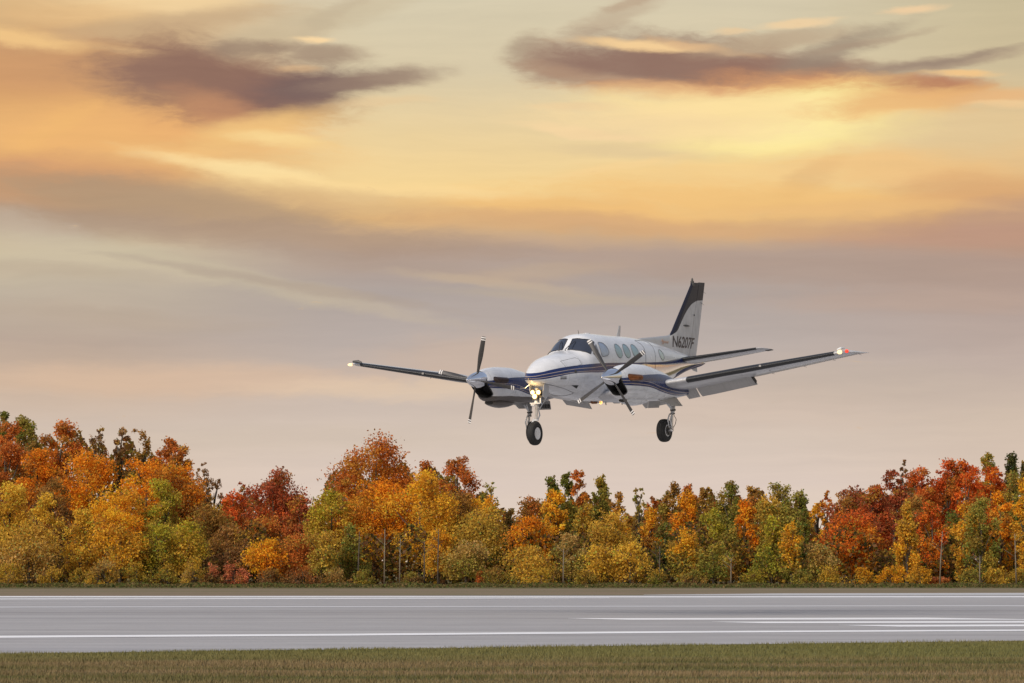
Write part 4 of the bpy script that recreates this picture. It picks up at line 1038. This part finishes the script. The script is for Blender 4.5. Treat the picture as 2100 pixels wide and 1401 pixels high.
def crown_pts(shape, W, H, n, dens):
    """leaf centres for a crown W wide, H high (z from 0 to H), made of separate boughs"""
    nl = {'round': 46, 'wide': 54, 'column': 42, 'cone': 46, 'sparse': 30, 'bush': 18, 'spike': 22}[shape]
    cs, rs = [], []
    for i in range(nl):
        u = (i + RT.uniform(0, 1)) / nl
        if shape == 'cone': prof = .92 * (1 - u) ** .75 + .10
        elif shape == 'spike': prof = .80 * (1 - u) + .34
        elif shape == 'column': prof = .72 + .28 * math.sin(math.pi * min(1, u * 1.1)) - .30 * max(0, u - .72) / .28
        elif shape == 'bush': prof = math.sqrt(max(.08, 1 - (u * .95) ** 2))
        elif shape == 'sparse': prof = .35 + .65 * math.sin(math.pi * (u * .8 + .15))
        else: prof = math.sqrt(max(.30, 1 - (1.75 * u - .80) ** 2)) if u > .45 else .72 + .62 * u
        rad = (.72 if shape != 'spike' else .5) * RT.uniform(0, 1) ** .45 * prof
        an = RT.uniform(0, 2 * math.pi)
        br = (RT.uniform(.20, .34) if shape in ('round', 'wide', 'bush') else RT.uniform(.18, .32)) * (.62 + .38 * prof)
        br *= RT.uniform(.55, 1.15)
        if shape == 'sparse': br *= .8
        cs.append((math.cos(an) * rad * W / 2 * 1.05, math.sin(an) * rad * W / 2, u * H * .90 + .05 * H)); rs.append(br * W / 2 * 1.25)
    cs = np.array(cs); rs = np.array(rs)
    wts = rs ** 2 / (rs ** 2).sum()
    k = RT.choice(nl, n, p=wts)
    d = RT.normal(size=(n, 3)); d /= np.linalg.norm(d, axis=1)[:, None]
    rr = RT.uniform(0, 1, n) ** .5
    # ragged rims: a few sprays stick out past each bough
    rr = rr * (1 + .30 * (np.sin(d[:, 0] * 7 + k) * np.sin(d[:, 2] * 9 + 2 * k) > .35))
    p = cs[k] + d * (rs[k] * rr)[:, None] * np.array([1, 1, .78 if shape not in ('column', 'spike', 'cone') else 1.0])
    loose = RT.uniform(0, 1, n) < .14
    p = p + loose[:, None] * RT.normal(0, .030 * W, (n, 3))
    # twigs: thin upright sprays at the top
    nt = int(n * .10)
    tp = cs[RT.choice(nl, nt, p=wts)]; L = RT.uniform(.1, .38, nt) * W / 2 * 1.2
    j = RT.integers(0, 26, nt)
    ang = j * 2.4; q = RT.uniform(0, 1, nt)
    base = cs[j % nl]; up = np.stack([np.cos(ang) * .55, np.sin(ang) * .55, np.full(nt, 1.0)], 1)
    p[:nt] = base + up * (rs[j % nl] * (.75 + .55 * q))[:, None] + RT.normal(0, .035 * W / 2, (nt, 3))
    p[:, 2] = np.clip(p[:, 2], -.02 * H, H * 1.10)
    return p, cs, rs, k

def tree(px, top, w, row, shape, c1, c2, label, cat='tree', base=None, n=None, trunk='bark', ys=None, grp=None):
    """px, top, w in photograph pixels; row: distance in metres; c1 top colour, c2 lower colour"""
    X = (px - 1050) / F * row; Ht = (YH - top) / F * row + CAMH; W = w / F * row
    zb = {'round': .16, 'wide': .12, 'column': .06, 'cone': .04, 'sparse': .38, 'bush': 0.0, 'spike': .05}[shape] if base is None else base
    zb *= Ht
    H = Ht - zb
    if shape == 'spike': W *= 1.4
    X += 0; name = {'bush': 'shrub'}.get(shape, 'tree')
    root = bpy.data.objects.new(name, None); COL.objects.link(root); root.location = (X, row, 0); root.rotation_euler = (0, 0, RT.uniform(-.3, .3))
    tag(root, label, cat, grp)
    area = W * H
    if n is None: n = int(min(24000, max(1500, area * (540 if shape != 'sparse' else 170))))
    p, cs, rs, k = crown_pts(shape, W * 1.08, H, n, 1)
    # fit to the wanted height
    p[:, 2] *= H / np.percentile(p[:, 2], 99.7)
    A, B = np.array(PAL[c1]) * 1.65, np.array(PAL[c2]) * 1.65
    u = np.clip(p[:, 2] / H + RT.normal(0, .16, n) + RT.normal(0, .30, 60)[k % 60], 0, 1)[:, None]
    u = u * u * (3 - 2 * u)
    col = A * u + B * (1 - u)
    col *= (RT.uniform(.82, 1.2, 60)[k % 60] * RT.uniform(.78, 1.22, n))[:, None]
    # boughs that turned earlier or later than the rest
    hb = RT.uniform(0, 1, 60)[k % 60]; og = np.array(PAL['gold']) * 1.5; ub = np.array(PAL['umber']) * 1.5
    col = np.where((hb < .13)[:, None], col * .45 + og * .55, col); col = np.where((hb > .88)[:, None], col * .5 + ub * .5, col)
    # a share of still-green or already brown leaves
    f = (RT.uniform(0, 1, n) < .10)[:, None]; col = np.where(f, col * np.array([.55, .95, 1.1]), col)
    if shape == 'bush': col *= .78
    f = (RT.uniform(0, 1, n) < .07)[:, None]; col = np.where(f, np.array([.24, .13, .06]), col)
    size = RT.uniform(.09, .175, n) * (1.0 if shape != 'bush' else .8) * (row / 200.0)
    p[:, 2] += zb
    leaf_mesh('crown', p, size, col, root)
    # trunk with limbs
    kb = MB(); hw = (.012 if shape in ('column', 'cone', 'spike') else .017) * Ht + .03
    lean = RT.normal(0, .012, 2) * Ht
    tp_ = []; 
    for i in range(7):
        q = i / 6; tp_.append((lean[0] * q * q, lean[1] * q * q, -.1 + q * (zb + H * .82)))
    kb.tube(tp_, [hw * (1.35 if i == 0 else 1 - .85 * i / 6) for i in range(7)], 8)
    for i in np.argsort(-rs)[:(9 if shape != 'sparse' else 16)]:
        c = cs[i]; z1_ = c[2] + zb; z0_ = max(zb * .75, z1_ - .28 * H - abs(c[0]) * .5); q = z0_ / (zb + H)
        s0 = (lean[0] * q * q, lean[1] * q * q, z0_)
        kb.tube([s0, (c[0] * .45 + s0[0] * .55, c[1] * .45, z0_ + (z1_ - z0_) * .55), (c[0], c[1], z1_)], [hw * .45, hw * .28, hw * .10], 5)
    me_o = mesh_obj('trunk', kb.v, kb.f, M_BARK if trunk == 'bark' else M_PALEBARK, root)
    return root

G1 = 'autumn trees along the far side of the runway'
TREES = [
# far left, back
(8,848,64,236,'cone','green','olive','dark green pointed tree at the far left edge of the wood'),
(52,858,92,238,'column','olive','tan','olive-grey slender tree just right of the dark green corner tree'),
(122,868,118,232,'round','rust','orange','rusty orange domed tree with a visible forked trunk on the left skyline'),
(205,880,66,240,'sparse','brown','olive','thin brown tree, first of the open see-through group on the left skyline'),
(248,880,62,242,'sparse','brown','tan','thin brown tree in the middle of the open see-through group on the left skyline'),
(288,882,70,240,'sparse','umber','olive','thin brown tree with crossing stems, right one of the open see-through group'),
(335,902,88,234,'round','rust','umber','reddish brown tree right of the open thin group on the left skyline'),
(372,918,74,232,'round','rust','orange','russet tree on the left skyline where it begins to slope down to the right'),
(412,952,64,230,'sparse','brown','umber','sparse dark brown tree with bare twigs ending the left hill of trees'),
(438,985,54,236,'sparse','brown','brown','small bare-looking tree with scattered dark leaves above the gap on the left'),
(14,868,104,226,'wide','rust','rust','broad rust red tree cut by the left picture edge'),
(75,925,120,222,'wide','orange','umber','dull orange tree behind the yellow ones near the left edge'),
(180,930,170,220,'wide','orange','amber','big bright orange spreading tree in the upper middle of the left wood'),
(298,945,140,218,'wide','orange','amber','orange tree below the thin see-through group'),
(375,955,130,220,'wide','orange','umber','deep orange tree sloping down to the gap at the right of the left wood'),
(112,985,110,214,'wide','umber','brown','brownish purple faded tree amid the orange trees on the left'),
(338,985,96,210,'round','lime','olive','yellow-green crown standing against orange foliage in the left wood'),
(240,1000,150,209,'wide','amber','orange','amber tree with a broad crown in the centre of the left wood'),
# left front
(22,992,110,206,'round','yellow','gold','yellow tree at the left picture edge, in front of the rust red one'),
(88,1012,84,204,'round','yellow','gold','yellow-gold tree second from the left edge in the front row'),
(62,1075,150,201,'wide','gold','tan','low brownish gold tree spreading along the bottom left'),
(168,1045,84,202,'column','yellow','gold','upright yellow tree in front of the large orange crown on the left'),
(248,1045,130,201,'wide','amber','gold','orange-yellow maple in the front row of the left wood'),
(322,1075,104,202,'round','lime','olive','greenish tree with shaded lower branches in the left wood'),
(378,1068,110,203,'wide','lime','gold','yellow-green tree with outstretched right-hand boughs'),
(432,1035,120,214,'wide','umber','olive','dull olive-brown tree right of the yellow-green one'),
(470,1075,110,206,'wide','umber','brown','brown shaded tree between the left wood and the pink bushes'),
# centre left
(478,1012,84,219,'round','red','rust','orange-red rounded tree at the foot of the skyline gap on the left'),
(500,990,48,228,'sparse','crimson','red','thin dark red tree left of the big crimson dome'),
(562,966,142,222,'round','crimson','red','dark crimson domed tree, highest between the left wood and the tall orange maple'),
(622,1020,90,219,'round','crimson','rust','dull red tree filling the slope right of the crimson dome'),
(650,1035,60,226,'round','rust','umber','small russet tree left of the yellow-green one'),
(530,1060,130,210,'wide','rust','umber','rusty shaded tree below the crimson dome'),
(548,1105,104,204,'round','amber','orange','small orange tree in front of the rust coloured ones'),
(610,1095,100,205,'round','rust','rust','rust orange tree left of the yellow-green one, reaching the ground'),
(680,1008,120,211,'wide','lime','gold','yellow-green tree leaning against the left side of the tall orange maple'),
(660,1090,90,203,'round','gold','olive','gold-green lower tree left of the dark hollow with thin trunks'),
(722,1075,84,205,'cone','olive','green','grey-green conical tree under the tall orange maple'),
(768,900,196,216,'wide','rust','orange','tall bright orange maple with a reddish top, highest in the middle of the row',),
(768,985,170,212,'round','orange','amber','orange lower boughs of a maple under the tallest red-topped one'),
(862,968,160,210,'round','amber','yellow','large golden orange maple right of the tallest one'),
(706,985,80,214,'round','rust','orange','left shoulder bough tree, rusty orange, beside the tallest bright orange maple'),
(876,948,66,225,'round','rust','rust','small rusty crown peeping over the golden orange maple'),
(938,940,96,222,'round','rust','rust','russet red tree with a jagged top right of the golden maple'),
(935,1010,120,216,'wide','umber','umber','brownish orange tree below the jagged russet one'),
(1003,990,50,228,'sparse','olive','olive','see-through olive tree on the skyline right of the russet one'),
(985,1020,100,219,'wide','amber','gold','amber tree under the see-through olive one'),
(900,1085,84,204,'round','amber','gold','small amber tree with a slim trunk in front of the golden maple'),
(985,1045,150,209,'wide','gold','olive','wide olive-gold rounded tree left of the middle of the wood'),
(955,1110,110,202,'round','tan','olive','faded tan-green tree at the foot of the olive-gold one'),
# centre right skyline
(1045,1045,40,230,'spike','dark','brown','little dark spire on the skyline left of the brown-orange trees'),
(1085,1022,90,222,'round','umber','rust','brown-orange tree at the low point of the skyline under the nose wheel'),
(1132,980,46,230,'spike','green','green','dark green spire, left one of the pair left of the narrow rust tree'),
(1162,972,44,232,'spike','green','olive','dark green spire, right one of the pair left of the narrow rust tree'),
(1186,967,48,228,'column','rust','orange','narrow rust orange tree, top of the middle skyline'),
(1232,978,56,230,'spike','olive','green','olive pointed tree right of the narrow rust one'),
(1268,1012,60,224,'column','umber','amber','orange-brown round tree left of the sky notch'),
(1310,1002,40,232,'sparse','olive','tan','thin olive tree just right of the sky notch'),
(1338,1020,44,228,'sparse','rust','rust','thin rust tree right of the sky notch'),
(1376,992,64,226,'column','umber','olive','olive-brown ragged tree on the skyline left of the row of orange tops'),
(1414,996,48,228,'column','rust','amber','narrow rust topped tree, left one of two left of the green skyline tree'),
(1446,1002,46,226,'column','umber','olive','narrow olive-brown tree, right one of two left of the green skyline tree'),
(1497,990,78,224,'column','green','olive','fresh green tree standing above its neighbours on the right of the middle skyline'),
(1545,1000,58,228,'round','umber','rust','rusty tree right of the fresh green one'),
(1600,994,90,224,'column','olive','olive','olive tree with a broad top on the skyline left of the gap before the reds'),
(1640,1010,56,226,'spike','green','olive','dark olive tree at the right end of the middle skyline'),
# centre right middle and front
(1140,1008,70,216,'column','amber','gold','bright orange upright tree below the pair of green spires'),
(1088,1060,110,208,'wide','orange','amber','orange tree with layered boughs left of the middle'),
(1080,1120,110,201,'wide','gold','gold','gold low tree at the ground under the layered orange one'),
(1170,1030,80,217,'column','olive','olive','olive-brown upright tree between orange neighbours in the middle'),
(1205,1035,76,214,'column','gold','olive','olive-gold tall tree below the narrow rust one'),
(1252,1050,110,212,'wide','gold','gold','straw-gold full tree below the sky notch'),
(1170,1095,80,203,'column','tan','olive','faded tree with a pale bare trunk in the middle front'),
(1228,1118,86,202,'round','yellow','gold','yellow low tree in the middle front'),
(1292,1110,92,202,'wide','yellow','gold','yellow-gold tree right of the middle in the front row'),
(1335,1045,66,214,'column','amber','umber','orange tree under the two thin ones by the sky notch'),
(1362,1075,60,207,'column','green','dark','dark green tree with a black trunk right of the middle'),
(1405,1012,80,215,'column','amber','orange','tall amber tree in the middle of the right-hand centre'),
(1405,1085,80,203,'column','amber','olive','faded orange tree with a leaning trunk in front of the tall amber one'),
(1458,1045,76,210,'column','lime','olive','yellow-green upright tree right of the tall amber one'),
(1462,1115,90,202,'wide','olive','green','low green-gold tree near the ground left of the pale bare stem'),
(1528,1028,66,211,'column','orange','amber','vivid orange upright tree right of the fresh green one'),
(1500,1080,60,207,'column','olive','umber','olive shaded tree with a pale thin trunk'),
(1582,1062,112,203,'cone','lime','green','large fresh green tree reaching the ground left of the reds'),
(1575,1020,80,216,'column','gold','olive','gold-olive tree behind the large fresh green one'),
(1622,1072,56,202,'column','amber','olive','orange streaked narrow tree on the right side of the large green one'),
(1648,1045,60,208,'cone','green','green','deep green tree at the edge of the gap before the reds'),
# right
(1676,1030,50,232,'sparse','amber','yellow','see-through yellow tree with sky behind it in the gap before the reds'),
(1694,1008,44,230,'sparse','rust','amber','see-through orange tree at the left of the reds'),
(1680,1115,84,203,'round','tan','olive','dull tan shrubby tree at the foot of the gap before the reds'),
(1735,1003,110,220,'round','crimson','rust','crimson tree at the left end of the reds'),
(1785,997,104,217,'round','crimson','red','crimson tree with a knobbly top, second of the reds'),
(1752,1050,140,209,'wide','red','orange','broad red tree with orange lower boughs in front of the crimson ones'),
(1832,966,60,228,'round','crimson','crimson','dark red narrow-topped tree beside the bare-topped one'),
(1852,945,36,232,'sparse','brown','crimson','bare-topped wiry tree sticking up from the reds'),
(1890,962,88,222,'round','red','rust','red-brown rounded tree left of the highest reds'),
(1880,1020,90,214,'wide','umber','umber','dark rust tree behind the yellow cone'),
(1858,1032,74,203,'cone','gold','amber','yellow-gold cone shaped tree standing in front of the reds'),
(1942,946,84,224,'round','red','red','scarlet tree, left one of the two highest reds'),
(1980,948,86,222,'round','red','orange','scarlet-orange tree, right one of the two highest reds'),
(2035,960,80,220,'round','red','orange','orange-red tree with outstretched boughs right of the highest reds'),
(2022,933,56,234,'column','olive','amber','olive tree rising behind the orange-red ones near the right edge'),
(2074,933,76,238,'cone','dark','green','dark green conifer on the skyline at the right edge'),
(2098,950,50,236,'cone','dark','dark','second dark conifer cut by the right picture edge'),
(1912,1030,76,208,'column','red','orange','red tree turning orange below, above the leaning pale trunk'),
(1952,1050,70,212,'column','green','dark','dark green shaded tree behind the leaning pale trunk'),
(1978,1032,64,206,'column','amber','gold','amber tree left of the olive one near the right edge'),
(2012,1022,84,204,'column','olive','green','olive-green tree with a pale thin trunk near the right edge'),
(2050,1010,70,208,'column','orange','amber','orange streaked tree second from the right edge in the front'),
(2078,972,84,214,'column','olive','olive','tall olive tree at the right edge below the conifers'),
(2100,985,60,204,'column','amber','gold','orange-gold tree cut by the right picture edge'),
]
for r in TREES: tree(*r, grp=G1)
SHRUBS = [
(25,1155,80,'yellow','gold','yellow bush at the bottom left corner of the wood'),
(108,1160,70,'gold','gold','gold bush second from the left corner'),
(165,1165,46,'gold','olive','small gold bush beside the black hollow on the left'),
(215,1145,76,'tan','gold','pale straw bush under the left wood'),
(282,1150,70,'yellow','olive','yellow bush under the yellow-green trees'),
(345,1155,64,'gold','olive','gold-green bush left of the pink ones'),
(398,1140,60,'yellow','tan','yellow and pink mottled bush'),
(436,1155,50,'pink','tan','faded pink bush left of the brightest pink one'),
(482,1152,64,'pink','pink','bright salmon pink bush in front of the brown trees'),
(560,1165,80,'umber','brown','brown bush right of the salmon pink one'),
(622,1160,80,'rust','brown','rust speckled bush below the rust orange tree'),
(690,1165,80,'tan','umber','tan bush at the left of the dark hollow with thin trunks'),
(745,1168,60,'olive','olive','olive bush inside the dark hollow, left'),
(845,1172,54,'olive','brown','olive brown bush inside the dark hollow, right'),
(985,1172,24,'rust','red','tiny orange-red bush in the grass left of the middle'),
(1020,1160,90,'umber','olive','brown-gold bush right of the tiny orange-red one'),
(1110,1165,90,'yellow','gold','yellow bush in the middle front row'),
(1200,1168,60,'gold','olive','gold bush beside the pale bare trunk'),
(1345,1165,60,'gold','green','small gold-green bush right of the middle'),
(1420,1168,60,'olive','brown','olive bush below the faded orange tree'),
(1545,1168,70,'lime','olive','lime green bush at the foot of the large green tree'),
(1638,1168,70,'olive','olive','olive bush below the deep green tree'),
(1702,1160,84,'yellow','gold','bright yellow bush at the left foot of the reds'),
(1770,1165,70,'amber','gold','orange-yellow bush below the crimson trees'),
(1825,1160,66,'amber','amber','amber bush left of the yellow cone foot'),
(1885,1162,70,'amber','gold','amber bush right of the yellow cone foot'),
(1925,1184,60,'pink','rust','low pinkish bush at the foot of the leaning pale trunk'),
(1985,1168,60,'olive','olive','olive bush between the two pale trunks near the right edge'),
(2040,1162,64,'yellow','gold','yellow bush near the right edge'),
(2088,1165,60,'gold','olive','gold bush at the bottom right corner of the wood'),
]
for i, (px, top, w, c1, c2, lb) in enumerate(SHRUBS):
    tree(px, top, w, 197.0 + (i % 3) * .8, 'bush', c1, c2, lb, 'shrub', grp='shrubs at the foot of the trees')
# slim pale stems in the shade
for px, top, r_, ln, lb in [(735, 1090, 200, .02, 'dark slim bare trunk in the hollow left of the tallest maple trunk'), (789, 1085, 197, 0, 'pale straight pole-like trunk in the dark hollow'), (820, 1105, 199, .01, 'thin brown trunk right of the pale pole-like one'), (871, 1110, 198, -.01, 'thin trunk below the golden maple'), (898, 1085, 197, .01, 'forked trunk below the small amber tree'),
                         (1155, 1125, 197, 0, 'pale bare trunk in the middle of the wood'), (1352, 1120, 198, .0, 'black trunk right of the middle'), (1498, 1145, 197, 0, 'pale short trunk right of the vivid green bushes'), (1925, 1090, 196, .05, 'pale leaning trunk in front of the dark green trees'), (2007, 1140, 196, 0, 'short pale trunk near the right edge'), (2082, 1095, 196, -.03, 'pale tall trunk at the right edge')]:
    X = (px - 1050) / F * r_
    Hh = (YH - top) / F * r_ + CAMH; kb = MB()
    kb.tube([(0, 0, -.1), (ln * Hh * .4, 0, Hh * .45), (ln * Hh + .02, 0, Hh)], [.045, .038, .02], 8)
    for i in range(5):
        a_ = RT.uniform(0, 6.28); z_ = Hh * RT.uniform(.55, .95); l_ = RT.uniform(.3, .7)
        kb.tube([(ln * z_, 0, z_), (ln * z_ + math.cos(a_) * l_, math.sin(a_) * l_, z_ + l_ * .7)], [.018, .006], 5)
    root = mesh_obj('bare_trunk', kb.v, kb.f, M_PALEBARK if 'pale' in lb else M_BARK); root.location = (X, r_, 0)
    tag(root, lb, 'tree trunk', 'slim bare trunks at the edge of the wood')
# the wood behind and the undergrowth, which no one could count
def mass(name, label, n, y0, y1, hfun, cols, size, cat):
    x = RT.uniform(-36, 36, n); y = RT.uniform(y0, y1, n); h = hfun(x, y) * RT.uniform(0, 1, n) ** .8
    ci = RT.integers(0, len(cols), n); cc = np.array([PAL[c] for c in cols])[ci] * RT.uniform(.5, 1.2, n)[:, None]
    o = leaf_mesh(name, np.stack([x, y, h], 1), RT.uniform(.6, 1.3, n) * size, cc); tag(o, label, cat, kind='stuff'); return o
px_pts = [(-60, 880), (0, 880), (120, 900), (300, 925), (380, 965), (430, 1030), (455, 1045), (480, 1040), (560, 1000), (640, 1050), (700, 960), (830, 960), (930, 985), (1010, 1040), (1040, 1065), (1110, 1045), (1150, 1025), (1240, 1035), (1272, 1070), (1300, 1075), (1340, 1060), (1380, 1030), (1600, 1030), (1650, 1060), (1668, 1085), (1700, 1060), (1730, 1040), (1850, 1010), (1940, 985), (2100, 985), (2200, 985)]
def backh(x, y):
    px = 1050 + x / y * F; top = np.interp(px, [a for a, _ in px_pts], [b_ for _, b_ in px_pts]) + 26 * np.sin(px * .09) * np.sin(px * .031) - 8 * ((px > 1050) & (px < 1650))
    return ((YH - top) / F * y + CAMH)
mass('distant_wood', 'dense brown and olive foliage closing the gaps behind the row of trees', 70000, 240, 252, backh, ['umber', 'brown', 'olive', 'gold', 'rust', 'umber'], .34, 'woodland')
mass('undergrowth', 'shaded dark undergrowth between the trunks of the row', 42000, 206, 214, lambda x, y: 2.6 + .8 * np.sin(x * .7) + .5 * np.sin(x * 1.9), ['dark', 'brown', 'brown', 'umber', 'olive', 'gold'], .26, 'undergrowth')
# uneven grass margin at the foot of the trees
n_ = 30000; xg = RT.uniform(-34, 34, n_); yg = RT.uniform(186, 199, n_)
cc = np.array([(.10, .12, .035), (.16, .14, .05), (.20, .14, .06)])[RT.integers(0, 3, n_)] * RT.uniform(.6, 1.3, n_)[:, None]
o = leaf_mesh('meadow_grass', np.stack([xg, yg, RT.uniform(.0, .22, n_) * (.5 + .5 * np.sin(xg * .8) ** 2)], 1), RT.uniform(.08, .2, n_), cc); tag(o, 'rough green grass margin between the verge and the trees', 'grass', kind='stuff')
